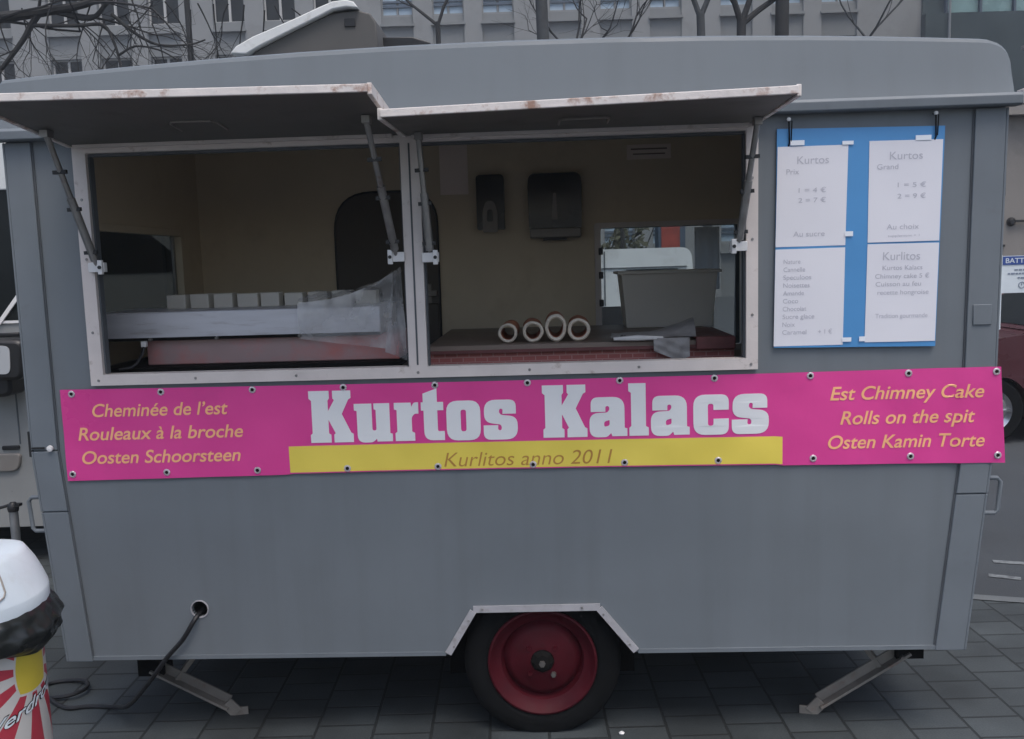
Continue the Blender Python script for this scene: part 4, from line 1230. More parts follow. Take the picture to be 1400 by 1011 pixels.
# ------------------------------------------------------------------ litter bin
def bin_mat():
    m = bpy.data.materials.new('sunburst_bin_print')
    m.use_nodes = True
    nt = m.node_tree
    b = nt.nodes['Principled BSDF']; b.inputs['Roughness'].default_value = 0.4
    tc = nt.nodes.new('ShaderNodeTexCoord')
    sp = nt.nodes.new('ShaderNodeSeparateXYZ'); nt.links.new(tc.outputs['Object'], sp.inputs[0])
    def mt(op, a, b_=None, c_=None):
        n_ = nt.nodes.new('ShaderNodeMath'); n_.operation = op
        for i, v in enumerate((a, b_, c_)):
            if v is None: continue
            if isinstance(v, (int, float)): n_.inputs[i].default_value = v
            else: nt.links.new(v, n_.inputs[i])
        return n_.outputs[0]
    ang = mt('ARCTAN2', sp.outputs[0], mt('MULTIPLY', sp.outputs[1], -1))
    u = mt('MULTIPLY', mt('SUBTRACT', ang, SUN_A), BIN_R)
    v = mt('SUBTRACT', sp.outputs[2], SUN_Z)
    th = mt('ARCTAN2', v, u)
    s = mt('SINE', mt('MULTIPLY_ADD', th, 11.0, 0.4))
    ray = mt('GREATER_THAN', s, 0.05)
    rad = mt('MAXIMUM', mt('ABSOLUTE', u), mt('ABSOLUTE', v))
    r2 = mt('SQRT', mt('ADD', mt('MULTIPLY', u, u), mt('MULTIPLY', v, v)))
    rr = mt('ADD', mt('MULTIPLY', rad, 0.6), mt('MULTIPLY', r2, 0.4))
    disc = mt('LESS_THAN', rr, 0.064)
    gap = mt('LESS_THAN', rr, 0.070)
    ray2 = mt('MULTIPLY', ray, mt('SUBTRACT', 1, gap))
    n = nt.nodes.new('ShaderNodeTexNoise'); n.inputs['Scale'].default_value = 9; nt.links.new(tc.outputs['Object'], n.inputs['Vector'])
    m1 = nt.nodes.new('ShaderNodeMix'); m1.data_type = 'RGBA'
    m1.inputs['A'].default_value = (0.60, 0.58, 0.55, 1); m1.inputs['B'].default_value = (0.46, 0.045, 0.07, 1)
    nt.links.new(ray2, m1.inputs['Factor'])
    m2_ = nt.nodes.new('ShaderNodeMix'); m2_.data_type = 'RGBA'
    nt.links.new(m1.outputs['Result'], m2_.inputs['A']); m2_.inputs['B'].default_value = (0.66, 0.52, 0.06, 1)
    nt.links.new(disc, m2_.inputs['Factor'])
    m3 = nt.nodes.new('ShaderNodeMix'); m3.data_type = 'RGBA'; m3.blend_type = 'MULTIPLY'
    nt.links.new(m2_.outputs['Result'], m3.inputs['A'])
    rm = nt.nodes.new('ShaderNodeMapRange'); rm.inputs[3].default_value = 0.85; rm.inputs[4].default_value = 1.05
    nt.links.new(n.outputs['Fac'], rm.inputs[0])
    cbn = nt.nodes.new('ShaderNodeCombineXYZ')
    for i in range(3): nt.links.new(rm.outputs[0], cbn.inputs[i])
    nt.links.new(cbn.outputs[0], m3.inputs['B']); m3.inputs['Factor'].default_value = 1
    nt.links.new(m3.outputs['Result'], b.inputs['Base Color'])
    return m
BIN_R = 0.205
SUN_A, SUN_Z = R(86), 0.632
BC = Vector((-1.556, 2.42, 0))
M['bin_print'] = bin_mat()
bn = thing('litter_bin', 'litter bin with white swing lid, black bag and red sunburst print', 'litter bin', BC)
m = MB(); m.lathe([(0.0, 0.01), (BIN_R * 0.97, 0.01), (BIN_R, 0.03), (BIN_R, 0.73), (BIN_R - 0.006, 0.73)], BC, 'z', 64, close=False)
obj('drum', m, M['bin_print'], bn)
def bagfn(a, b):
    an = 2 * PI * a
    fold = 0.007 * math.sin(an * 9 + b * 7) * b + 0.0035 * math.sin(an * 21 + b * 9) + 0.004 * math.sin(an * 3 + b * 19) + 0.002 * math.sin(an * 37 - b * 12)
    prof_ = [(0.222, 0.812), (0.243, 0.790), (0.258, 0.750), (0.250, 0.712), (0.222, 0.694 - 0.018 * math.sin(an * 3 + 1)), (0.209, 0.684 - 0.022 * math.sin(an * 3 + 1))]
    t = b * 5; i = min(4, int(t)); f = t - i
    r = prof_[i][0] * (1 - f) + prof_[i + 1][0] * f; z = prof_[i][1] * (1 - f) + prof_[i + 1][1] * f
    r += fold * (1 - abs(b - 0.5) * 1.6)
    return BC + Vector((math.cos(an) * r, math.sin(an) * r, z))
m = MB(); m.grid(bagfn, 240, 40)
obj('bag', m, M['bag'], bn, smooth=60)
m = MB()
def sqr(r, z, e, nn=64):
    out = []
    for j in range(nn):
        a = 2 * PI * j / nn
        c_, s_ = math.cos(a), math.sin(a)
        k_ = (abs(c_) ** e + abs(s_) ** e) ** (-1 / e)
        out.append(BC + Vector((c_ * r * k_, s_ * r * k_, z)))
    return out
rings = [sqr(0.222, 0.792, 2), sqr(0.232, 0.80, 2), sqr(0.232, 0.832, 2), sqr(0.228, 0.838, 2.1), sqr(0.212, 0.868, 2.3), sqr(0.192, 0.905, 2.5), sqr(0.172, 0.934, 2.7), sqr(0.162, 0.944, 3), sqr(0.148, 0.948, 3), sqr(0.0001, 0.952, 2)]
vs = [p for r_ in rings for p in r_]
fs = [(i * 64 + j, i * 64 + (j + 1) % 64, (i + 1) * 64 + (j + 1) % 64, (i + 1) * 64 + j) for i in range(len(rings) - 1) for j in range(64)]
m.add(vs, fs)
lid = obj('lid', m, M['bin_white'], bn, smooth=50)
fl_ = MB()
def lidpt(a, z, off=0.002):
    for i in range(3, 8):
        z0_, z1_ = rings[i][0].z, rings[i + 1][0].z
        if z <= z1_ or i == 7:
            t = max(0, min(1, (z - z0_) / max(1e-6, z1_ - z0_)))
            j = (a / (2 * PI) * 64) % 64; j0 = int(j); fj = j - j0
            p = rings[i][j0].lerp(rings[i][(j0 + 1) % 64], fj); q = rings[i + 1][j0].lerp(rings[i + 1][(j0 + 1) % 64], fj)
            r_ = p.lerp(q, t); d = (r_ - BC); d.z = 0
            return r_ + d.normalized() * off
fa = R(-26)
fl_.tube([lidpt(fa + 0.10 * t_, z_) for z_, t_ in ((0.943, 0.4), (0.925, 0.2), (0.90, 0.1), (0.874, 0.0))] + [lidpt(fa - 0.04, 0.864), lidpt(fa - 0.12, 0.857), lidpt(fa - 0.4, 0.856), lidpt(fa - 0.9, 0.856)], 0.0026, 6)
obj('flap_groove', fl_, M['grey_plastic'], lid)
def bintext(body, a0, a1, z, cap, off, m, bold, name):
    tm = text_mesh(body, 0, 1, 0, cap, 0, shear=0.35, bold=bold)
    vs = []
    for v in tm[0]:
        a = a0 + (a1 - a0) * v.x
        vs.append(BC + Vector((math.sin(a) * (BIN_R + off), -math.cos(a) * (BIN_R + off), z + v.z + 0.045 * v.x)))
    obj(name, (vs, tm[1]), m, bn, smooth=0)
bintext('Verdrou', R(46), R(113), 0.497, 0.034, 0.0012, M['hub'], 0.045, 'lettering_outline')
bintext('Verdrou', R(46), R(113), 0.497, 0.034, 0.0024, M['sign_white'], 0.012, 'lettering')

# ------------------------------------------------------------------ van and post on the left
def vehicle_wheel(parent, x, y, r, wd, s, rimm):
    t = MB(); t.lathe([(r * 0.62, 0), (r * 0.9, -0.01 * s), (r, 0.03 * s), (r, wd * s), (r * 0.6, wd * s)], (x, y, r - 0.1), 'y', 36, close=False)
    wh = obj('wheel', t, M['tyre'], parent)
    q = MB(); q.lathe([(r * 0.63, 0.0), (r * 0.58, 0.012 * s), (r * 0.5, 0.03 * s), (r * 0.22, 0.018 * s), (0.0, 0.014 * s)], (x, y, r - 0.1), 'y', 30, close=False)
    obj('rim', q, rimm, wh)
    q = MB()
    for k_ in range(5):
        a = 2 * PI * k_ / 5
        q.bar((x + math.cos(a) * r * .15, y + 0.014 * s, r - .1 + math.sin(a) * r * .15), (x + math.cos(a) * r * .55, y + 0.02 * s, r - .1 + math.sin(a) * r * .55), 0.012, 0.05, (0, 1, 0))
    obj('spokes', q, rimm, wh)

VY0, VY1 = 5.30, 7.25
van = thing('delivery_van', 'silver grey delivery van with white roof and black wing mirror behind the litter bin', 'van', (-4.4, 6.3, -0.10))
side = rpoly([(-6.9, 0.22, 0.1), (-6.2, 0.22), (-6.15, 0.42, 0.1), (-5.95, 0.55, 0.1), (-5.55, 0.55, 0.1), (-5.38, 0.42, 0.1), (-5.33, 0.22), (-2.14, 0.22), (-2.10, 0.42, 0.1), (-1.92, 0.55, 0.1), (-1.54, 0.55, 0.1), (-1.36, 0.42, 0.1), (-1.31, 0.22), (-0.88, 0.25, 0.08), (-0.83, 0.80, 0.2), (-0.92, 1.22, 0.2), (-1.62, 1.62, 0.1), (-2.35, 2.32, 0.25), (-2.7, 2.45, 0.2), (-6.8, 2.45, 0.15), (-6.95, 2.2, 0.1)], 6)
obj('body', shift(plate([side], VY1 - VY0), (0, (VY0 + VY1) / 2, 0)), M['silver'], van, smooth=30, bevel=0.04)
m = MB(); m.prism(rpoly([(-6.97, 2.19), (-2.36, 2.19), (-2.74, 2.465, 0.2), (-6.8, 2.465, 0.15)]), VY0 - 0.012, VY1 + 0.012)
obj('roof_cap', m, M['van'], van, smooth=30, bevel=0.01)
m = MB(); m.prism(rpoly([(-3.85, 1.45, 0.04), (-2.72, 1.45, 0.05), (-2.52, 1.70, 0.05), (-1.82, 1.70, 0.05), (-2.40, 2.20, 0.1), (-3.85, 2.18, 0.04)]), VY0 - 0.006, VY0 + 0.05)
wdw = obj('side_window', m, M['dark_pane'], van, smooth=0)
m = MB(); m.bar((-2.98, VY0 - 0.01, 1.43), (-2.76, VY0 - 0.01, 1.70), 0.016, 0.022); m.box(-3.86, -2.74, VY0 - 0.011, VY0 - 0.0065, 1.432, 1.447)
obj('window_divider', m, M['bracket'], wdw, smooth=0)
m = MB(); m.prism(rpoly([(-6.92, 0.56, 0.02), (-2.94, 0.56, 0.05), (-2.92, 0.665, 0.03), (-6.92, 0.665, 0.02)]), VY0 - 0.022, VY0 + 0.01)
obj('side_moulding', m, M['grey_plastic'], van, bevel=0.006)
m = MB(); m.prism(rrect(-3.03, -2.93, 0.688, 0.712, 0.008), VY0 - 0.016, VY0 + 0.01)
obj('side_repeater', m, M['dark'], van, bevel=0.003)
m = MB(); m.box(-3.05, -2.86, VY0 - 0.03, VY0 - 0.004, 1.355, 1.378)
obj('door_handle', m, M['dark'], van, bevel=0.006)
m = MB(); m.box(-2.93, -2.922, VY0 - 0.003, VY0 + 0.004, 0.72, 1.30)
obj('door_gap', m, M['seam'], van, smooth=0)
mr = MB()
mr.prism(rpoly([(-3.00, 1.14, 0.05), (-2.74, 1.12, 0.06), (-2.72, 1.35, 0.05), (-2.96, 1.36, 0.05)]), VY0 - 0.26, VY0 - 0.10)
mr.prism(rpoly([(-3.12, 1.01, 0.05), (-2.84, 1.03, 0.05), (-2.84, 1.16, 0.05), (-3.12, 1.17, 0.05)]), VY0 - 0.20, VY0 - 0.02)
mo = obj('wing_mirror', mr, M['dark'], van, bevel=0.02)
m = MB(); m.prism(rpoly([(-2.915, 1.17, 0.04), (-2.80, 1.16, 0.04), (-2.79, 1.32, 0.04), (-2.90, 1.325, 0.04)]), VY0 - 0.266, VY0 - 0.2605)
obj('mirror_glass', m, M['lamp_glass'], mo, smooth=0)
m = MB(); m.add([(-1.70, VY0 + 0.12, 1.70), (-1.70, VY1 - 0.12, 1.70), (-2.27, VY1 - 0.2, 2.24), (-2.27, VY0 + 0.2, 2.24)], [(0, 1, 2, 3)])
m.v = [v + Vector((0.02, 0, 0.015)) for v in m.v]
obj('windscreen', m, M['dark_pane'], van, smooth=0)
for yy in (VY0 + 0.12, VY1 - 0.42):
    m = MB(); m.prism(rrect(yy, yy + 0.3, 0.82, 1.02, 0.05), -0.87, -0.82, 'x')
    obj('headlight', m, M['lamp_glass'], van, bevel=0.01)
for x in (-5.76, -1.73):
    vehicle_wheel(van, x, VY0 + 0.03, 0.33, 0.2, 1, M['chrome'])
    vehicle_wheel(van, x, VY1 - 0.03, 0.33, 0.2, -1, M['chrome'])

bp_ = thing('rope_post', 'thin galvanised post with a rope tied to its top, behind the litter bin', 'post', (-2.268, 4.0, 0))
m = MB(); m.lathe([(0.0, 0.0), (0.06, 0.0), (0.06, 0.012), (0.02, 0.016), (0.019, 0.665), (0.021, 0.667), (0.021, 0.675), (0.0, 0.675)], (-2.268, 4.0, 0), 'z', 20, close=False)
obj('pole', m, M['post'], bp_)
m = MB(); m.lathe([(0.022, 0.655), (0.024, 0.668), (0.022, 0.684), (0.012, 0.696), (0.0, 0.698)], (-2.268, 4.0, 0), 'z', 16, close=False); m.box(-2.263, -2.233, 3.985, 4.015, 0.678, 0.69)
obj('cap', m, M['dark'], bp_)
m = MB(); m.tube(smoothpath([(-2.268, 4.0, 0.688), (-2.34, 3.985, 0.672), (-2.5, 3.96, 0.655), (-2.9, 3.9, 0.65), (-3.5, 3.8, 0.69)]), 0.007, 7)
obj('rope', m, M['dark'], bp_)

# ------------------------------------------------------------------ right: maroon car, information sign
car = thing('parked_car', 'dark maroon parked car beyond the right end of the trailer', 'car', (5.6, 9.2, -0.10))
CY0, CY1 = 8.25, 9.95
lower = rpoly([(3.42, 0.12, 0.06), (3.98, 0.12), (4.02, 0.36, 0.08), (4.18, 0.52, 0.1), (4.52, 0.52, 0.1), (4.68, 0.36, 0.08), (4.72, 0.10), (6.62, 0.10), (6.66, 0.36, 0.08), (6.82, 0.52, 0.1), (7.16, 0.52, 0.1), (7.32, 0.36, 0.08), (7.36, 0.12), (7.72, 0.14, 0.06), (7.78, 0.55, 0.1), (7.68, 0.92, 0.1), (7.2, 0.98), (4.9, 0.94), (3.62, 0.78, 0.15), (3.40, 0.50, 0.1)], 6)
obj('body', shift(plate([lower], CY1 - CY0), (0, (CY0 + CY1) / 2, 0)), M['redcar'], car, smooth=30, bevel=0.05)
cab = MB()
b0 = [(4.75, CY0 + 0.06, 0.93), (7.45, CY0 + 0.06, 0.96), (7.45, CY1 - 0.06, 0.96), (4.75, CY1 - 0.06, 0.93)]
b1 = [(5.45, CY0 + 0.22, 1.36), (7.0, CY0 + 0.22, 1.38), (7.0, CY1 - 0.22, 1.38), (5.45, CY1 - 0.22, 1.36)]
cab.add(b0 + b1, [(0, 1, 5, 4), (1, 2, 6, 5), (2, 3, 7, 6), (3, 0, 4, 7), (4, 5, 6, 7)])
obj('cabin', cab, M['redcar'], car, smooth=0, bevel=0.04)
def quad_on(a, b, c, d, off):
    A, B, C_, D_ = map(Vector, (a, b, c, d))
    nrm = (B - A).cross(D_ - A).normalized() * off
    cen = (A + B + C_ + D_) / 4
    q = [cen + (p - cen) * 0.86 + nrm for p in (A, B, C_, D_)]
    return MB().add(q, [(0, 1, 2, 3)])
obj('side_glass', quad_on(b0[0], b0[1], b1[1], b1[0], 0.006), M['dark_pane'], car, smooth=0)
obj('windscreen', quad_on(b0[3], b0[0], b1[0], b1[3], 0.006), M['dark_pane'], car, smooth=0)
obj('rear_glass', quad_on(b0[1], b0[2], b1[2], b1[1], 0.006), M['dark_pane'], car, smooth=0)
for yy in (CY0 + 0.1, CY1 - 0.45):
    m = MB(); m.prism(rrect(yy, yy + 0.35, 0.52, 0.68, 0.05), 3.40, 3.47, 'x')
    obj('headlight', m, M['lamp_glass'], car, bevel=0.01)
m = MB(); m.prism(rpoly([(4.62, 0.50, 0.03), (4.70, 0.44, 0.03), (4.72, 0.62, 0.03), (4.66, 0.64, 0.02)]), CY0 - 0.015, CY0 + 0.01)
obj('arch_flare', m, M['lamp_glass'], car, bevel=0.005)
for x in (4.35, 6.99):
    vehicle_wheel(car, x, CY0 + 0.02, 0.31, 0.2, 1, M['chrome'])
    vehicle_wheel(car, x, CY1 - 0.02, 0.31, 0.2, -1, M['chrome'])

sg = thing('information_sign', 'white information sign with a blue header reading BATTI on a white frame', 'sign', (3.35, 5.5, -0.10))
m = MB(); m.box(2.902, 2.924, 5.485, 5.515, 1.205, 1.652); m.box(3.58, 3.602, 5.485, 5.515, -0.10, 1.652)
obj('frame_post', m, M['sign_white'], sg, smooth=0, bevel=0.003)
m = MB(); m.box(2.9245, 3.5795, 5.492, 5.508, 1.424, 1.645)
pn = obj('panel', m, M['sign_white'], sg, smooth=0)
m = MB(); m.box(2.927, 3.577, 5.489, 5.4915, 1.592, 1.642)
obj('header', m, M['sign_blue'], pn, smooth=0)
obj('header_text', text_mesh('BATTI', 2.944, 3.062, 1.603, 0.030, 5.4885, bold=0.01), M['sign_white'], pn, smooth=0)
m = MB()
for z, a, b in ((1.562, 3.00, 3.30), (1.540, 2.96, 3.34), (1.514, 3.02, 3.28)):
    x = a; rq = random.Random(int(z * 1000))
    while x < b:
        l = 0.012 + 0.02 * rq.random(); m.box(x, x + l, 5.4890, 5.4915, z - 0.004, z + 0.004); x += l + 0.006
m.lathe([(0.016, 0), (0.020, 0), (0.020, 0.002), (0.016, 0.002)], (3.045, 5.4895, 1.470), 'y', 20, close=False)
m.box(3.043, 3.047, 5.4890, 5.4915, 1.468, 1.480)
obj('small_print', m, M['sign_ink'], pn, smooth=0)

# ------------------------------------------------------------------ buildings
ob_ = thing('office_building', 'long grey concrete office building with rows of windows across the street', 'building', (-6, 43, -0.10))
FY = 40.0
wins = []
for gx in (-33.55, -26.42, -19.3, -12.3, -5.2, 1.87, 9.1):
    for i, dx in enumerate((0, 2.15, 4.25)):
        wins.append((gx + dx, 1.34 if gx > -30 or i < 9 else 1.34))
wins = [(x, w_ if x < 13 else 1.5) for x, w_ in wins]
FX0, FX1 = -36.0, 17.55
rows = [(2.2, 4.2), (5.5, 7.5), (8.8, 10.78), (12.1, 14.1), (15.4, 17.4)]
edges = sorted([FX0, FX1] + [e for x, w_ in wins for e in (x, x + w_)])
for i in range(0, len(edges) - 1, 2):
    m = MB(); m.box(edges[i], edges[i + 1], FY, FY + 0.0999, -0.1, 19.5)
    obj('pilaster', m, M['concrete_lt'], ob_, smooth=0)
holes = [[(x, z0_), (x + w_, z0_), (x + w_, z1_), (x, z1_)] for x, w_ in wins for z0_, z1_ in rows]
obj('wall', shift(plate([[(FX0, -0.1), (FX1, -0.1), (FX1, 19.5), (FX0, 19.5)]] + holes, 0.40), (0, FY + 0.30, 0)), M['concrete'], ob_, smooth=0)
bkm = MB(); bkm.box(FX0, FX1, FY + 0.52, FY + 12, -0.1, 19.6)
obj('core', bkm, M['concrete'], ob_, smooth=0)
frame_mesh = {}
def make_window(x, w_, z0_, z1_, blue):
    key = (round(w_, 2), blue, round(z1_ - z0_, 2))
    fr_ = MB(); h = z1_ - z0_
    if key not in frame_mesh:
        t = 0.06
        fr_.box(0, w_, 0.26, 0.33, 0, t); fr_.box(0, w_, 0.26, 0.33, h - t, h)
        fr_.box(0, t, 0.26, 0.33, t, h - t); fr_.box(w_ - t, w_, 0.26, 0.33, t, h - t)
        fr_.box(w_ / 2 - 0.05, w_ / 2 + 0.05, 0.26, 0.33, t, h - t)
        pn_ = MB(); pn_.box(t, w_ / 2 - 0.05, 0.34, 0.36, t, h - t); pn_.box(w_ / 2 + 0.05, w_ - t, 0.34, 0.36, t, h - t)
        rl_ = None
        if blue:
            fr_ = MB(); fr_.box(0, w_, 0.20, 0.33, 0, 0.10)
            fr_.box(0, t, 0.26, 0.33, 0.1, h); fr_.box(w_ - t, w_, 0.26, 0.33, 0.1, h); fr_.box(w_ / 2 - 0.025, w_ / 2 + 0.025, 0.27, 0.33, 0.1, 0.42)
            rl_ = MB()
            for zz in (0.42, 0.60): rl_.box(t, w_ - t, 0.25, 0.33, zz, zz + 0.09)
            for q in range(3): rl_.box(t, w_ - t, 0.25, 0.33, 1.0 + q * 0.35, 1.05 + q * 0.35)
        f = obj('window', fr_, M['white_frame'] if not blue else M['concrete_lt'], ob_, smooth=0, at=(0, 0, 0))
        p = obj('pane', pn_, M['dark_pane'] if not blue else M['blind'], f, smooth=0)
        sl_ = obj('sill', MB().box(-0.05, w_ + 0.05, -0.10, 0.0995, -0.42, -0.32), M['concrete'], f, smooth=0)
        r2 = obj('rail', rl_, M['dkframe'], f, smooth=0) if rl_ else None
        # children sit in the local frame of the window
        f.parent = ob_
        frame_mesh[key] = (f, p, r2, sl_)
        f.location = Vector((x, FY, z0_)) - ORG[ob_.name]
        return
    f0, p0, r0, s0 = frame_mesh[key]
    f = f0.copy(); COL.objects.link(f); f.parent = ob_; f.location = Vector((x, FY, z0_)) - ORG[ob_.name]
    for c in (p0, r0, s0):
        if c:
            d = c.copy(); COL.objects.link(d); d.parent = f
for x, w_ in wins:
    for ri, (z0_, z1_) in enumerate(rows):
        if ri in (0, 4) and not (-27 < x < 16): continue
        make_window(x, w_, z0_, z1_, x > -5.4)

gb = thing('glass_building', 'dark teal glazed building between the grey offices and the cream block', 'building', (19.6, 41, -0.10))
m = MB(); m.box(17.56, 26, 39.6, 46, -0.1, 11.45); m.box(17.56, 26, 39.9, 46, 11.45, 19)
obj('dark_cladding', m, M['dk_clad'], gb, smooth=0)
for i in range(4):
    x = 18.55 + i * 1.42
    m = MB(); m.box(x, x + 1.30, 39.85, 39.895, 11.52, 15.0)
    obj('glazing', m, M['teal_glass'], gb, smooth=0)
for i in range(5):
    obj('mullion', MB().box(18.44 + i * 1.42, 18.54 + i * 1.42, 39.70, 39.895, 11.46, 15.0), M['dkframe'], gb, smooth=0)
m = MB(); m.tube([(18.52, 39.5, 4), (18.52, 39.5, 19)], 0.05, 8)
obj('drainpipe', m, M['post'], gb)
cbld = thing('cream_block', 'cream stone corner building above a dark ground floor on the far right', 'building', (14.4, 26, -0.10))
m = MB(); m.vprism([(13.72, 25.0), (24, 25.0), (24, 34), (19.4, 34)], 6.9, 18)
obj('upper_wall', m, M['cream'], cbld, smooth=0)
m = MB(); m.vprism([(13.90, 25.2), (24, 25.2), (24, 33.8), (19.5, 33.8)], -0.1, 6.899)
obj('ground_floor', m, M['dk_clad'], cbld, smooth=0)
for z, x, y in ((6.85, 13.62, 24.8), (7.9, 14.0, 24.93), (9.0, 14.0, 24.93), (10.1, 14.0, 24.93)):
    obj('string_course', MB().box(x, 24, y, 24.9995, z, z + 0.1), M['stone'], cbld, smooth=0)
for i in range(3):
    m = MB(); m.box(14.6 + i * 3, 15.9 + i * 3, 24.95, 25.0, 8.2 + 0.1, 9.9)
    obj('window', m, M['dark_pane'], cbld, smooth=0)
shp = thing('stone_shopfront', 'low beige stone shopfront with a round wall lamp behind the maroon car', 'shopfront', (9, 14, -0.10))
m = MB(); m.box(5.2, 22, 12.4, 16, -0.1, 3.40)
obj('wall', m, M['stone'], shp, smooth=0)
m = MB(); m.box(5.1, 22, 12.2, 16, 3.405, 3.56)
obj('cornice', m, M['stone'], shp, smooth=0)
m = MB(); m.lathe([(0.0, -0.06), (0.03, -0.06), (0.055, -0.03), (0.06, 0.0)], (6.70, 12.399, 2.03), 'y', 20, close=False); m.box(6.74, 6.98, 12.34, 12.37, 2.02, 2.05)
obj('wall_lamp', m, M['dark'], shp)
for x in (8.0, 11.0, 14.5):
    m = MB(); m.box(x, x + 2.2, 12.36, 12.399, 0.3, 2.8)
    obj('shop_window', m, M['dark_pane'], shp, smooth=0)
m = MB(); m.box(6.42, 6.62, 12.37, 12.399, 1.70, 1.73)
obj('vent', m, M['dark'], shp, smooth=0)

# ------------------------------------------------------------------ seen through the rear window
pv_ = thing('parked_van', 'white parked van seen through the rear window of the trailer', 'van', (-0.3, 10.9, -0.10))
vs_ = rpoly([(-2.7, 0.25, 0.1), (1.85, 0.25, 0.1), (1.97, 0.8, 0.1), (1.97, 1.50, 0.06), (1.95, 1.80, 0.12), (-2.2, 1.80, 0.2), (-2.75, 1.1, 0.2)], 5)
obj('body', shift(plate([vs_], 1.7), (0, 10.85, 0)), M['van'], pv_, smooth=30, bevel=0.03)
m = MB(); m.prism([(1.24, 1.36), (1.80, 1.36), (1.80, 1.575), (1.24, 1.575)], 9.985, 9.9985); m.prism([(-0.3, 1.36), (0.9, 1.36), (0.9, 1.575), (-0.3, 1.575)], 9.985, 9.9985)
obj('side_window', m, M['dark_pane'], pv_, smooth=0)
m = MB(); m.box(-2.6, 1.93, 9.98, 9.9985, 0.3, 1.18)
obj('lower_cladding', m, M['dark'], pv_, smooth=0)
m = MB(); m.box(-2.5, 1.9, 9.985, 9.9985, 1.59, 1.60); m.box(1.0, 1.012, 9.985, 9.9985, 1.19, 1.78)
obj('panel_gap', m, M['seam'], pv_, smooth=0)
for x in (-1.8, 1.1): vehicle_wheel(pv_, x, 9.975, 0.32, 0.2, 1, M['chrome'])
rk = thing('poster_pillar', 'red poster pillar seen through the rear window above the parked van', 'poster pillar', (2.8, 16.2, -0.10))
m = MB(); m.box(2.55, 3.02, 16.0, 16.4, -0.1, 2.32)
obj('case', m, M['dkframe'], rk, smooth=0, bevel=0.01)
m = MB(); m.box(2.60, 2.92, 15.985, 15.999, 0.6, 2.27)
obj('poster', m, M['red_panel'], rk, smooth=0)
hg = thing('hedge', 'brownish winter hedge behind the parked van', 'hedge', (0.6, 18, -0.10))
rnd = random.Random(11)
m = MB()
for i in range(5200):
    x = -4 + 6.6 * rnd.random(); y = 17.4 + 1.2 * rnd.random(); z = 2.75 * math.sqrt(rnd.random()) * (0.85 + 0.15 * math.sin(x * 3.1))
    d = Vector((rnd.gauss(0, 1), rnd.gauss(0, 1), rnd.gauss(0, 1))).normalized(); e = d.orthogonal().normalized(); s = 0.045 + 0.05 * rnd.random()
    c = Vector((x, y, z - 0.1))
    m.add([c - d * s, c + e * s * 0.6, c + d * s, c - e * s * 0.6], [(0, 1, 2, 3)])
obj('foliage', m, M['leaf'], hg, smooth=0)
m = MB()
for i in range(24):
    x = -3.9 + 6.4 * rnd.random(); m.tube([(x, 18, -0.1), (x + rnd.gauss(0, .1), 18 + rnd.gauss(0, .1), 1.3), (x + rnd.gauss(0, .3), 18 + rnd.gauss(0, .2), 2.5)], [0.03, 0.02, 0.008], 5)
obj('stems', m, M['bark'], hg)

# ------------------------------------------------------------------ bare trees
def grow(m, p, d, ln_, r_, lv, rg, up=0.12, spread=0.55):
    pts = [p]; rad = [r_]
    segs = 4 if lv > 1 else 3
    q = p.copy(); dd = d.copy()
    for i in range(segs):
        dd = (dd + Vector((rg.gauss(0, 0.13), rg.gauss(0, 0.13), rg.gauss(0, 0.10) + up * 0.4))).normalized()
        q = q + dd * ln_ / segs
        pts.append(q); rad.append(r_ * (1 - 0.42 * (i + 1) / segs))
    m.tube(pts, rad, 7 if lv > 2 else 5 if lv > 1 else 4)
    if lv <= 0: return
    nb = 2 if lv > 3 else 3
    for i in range(nb):
        t = 1.0 if i == 0 else 0.35 + 0.6 * rg.random()
        k_ = min(len(pts) - 2, int(t * segs)); f = t * segs - k_
        a = pts[k_].lerp(pts[k_ + 1], min(1, f))
        nd = (dd + Vector((rg.gauss(0, spread), rg.gauss(0, spread), rg.gauss(0, spread * 0.6) + up))).normalized()
        grow(m, a, nd, ln_ * (0.62 + 0.22 * rg.random()), r_ * (0.58 if i == 0 else 0.42), lv - 1, rg, up, spread)

def bare_tree(x, y, r0, fork, label, seed, bark, lean=0.0, forks=2, ln_=2.6, lv=4, spread=0.55, fork_d=None):
    rg = random.Random(seed)
    t = thing('bare_tree', label, 'tree', (x, y, -0.10), group='bare trees along the street')
    m = MB()
    pts = [Vector((x, y, -0.1)), Vector((x + lean * .1, y, fork * 0.35)), Vector((x + lean * .5, y + 0.03, fork * 0.7)), Vector((x + lean, y, fork))]
    m.tube(pts, [r0 * 1.35, r0 * 1.08, r0, r0 * 0.92], 12)
    obj('trunk', m, bark, t)
    b = MB()
    for i in range(forks):
        a = (i / max(1, forks - 1) - 0.5) if forks > 1 else 0
        d = Vector((a * 1.3 + rg.gauss(0, 0.1), rg.gauss(0, 0.3), 1.0)).normalized()
        if fork_d: d = Vector(fork_d[i]).normalized()
        grow(b, pts[-1] - Vector((0, 0, 0.06)), d, ln_, r0 * (0.8 if forks == 1 else 0.66), lv, rg, spread=spread)
    obj('branches', b, bark, t)
    return t, b
def Z16(v, u): return 0
bare_tree(0.70, 16.0, 0.105, 7.2, 'straight thick grey bare trunk left of the middle of the trailer roof', 2, M['bark_gr'], lean=-0.10, forks=3, ln_=2.8)
bare_tree(-1.13, 16.0, 0.045, 5.75, 'slender dark bare tree forking just right of the roof hatch', 3, M['bark'], lean=0.0, forks=2, ln_=1.3, fork_d=[(-0.75, 0.1, 0.75), (0.45, 0, 1)], lv=4)
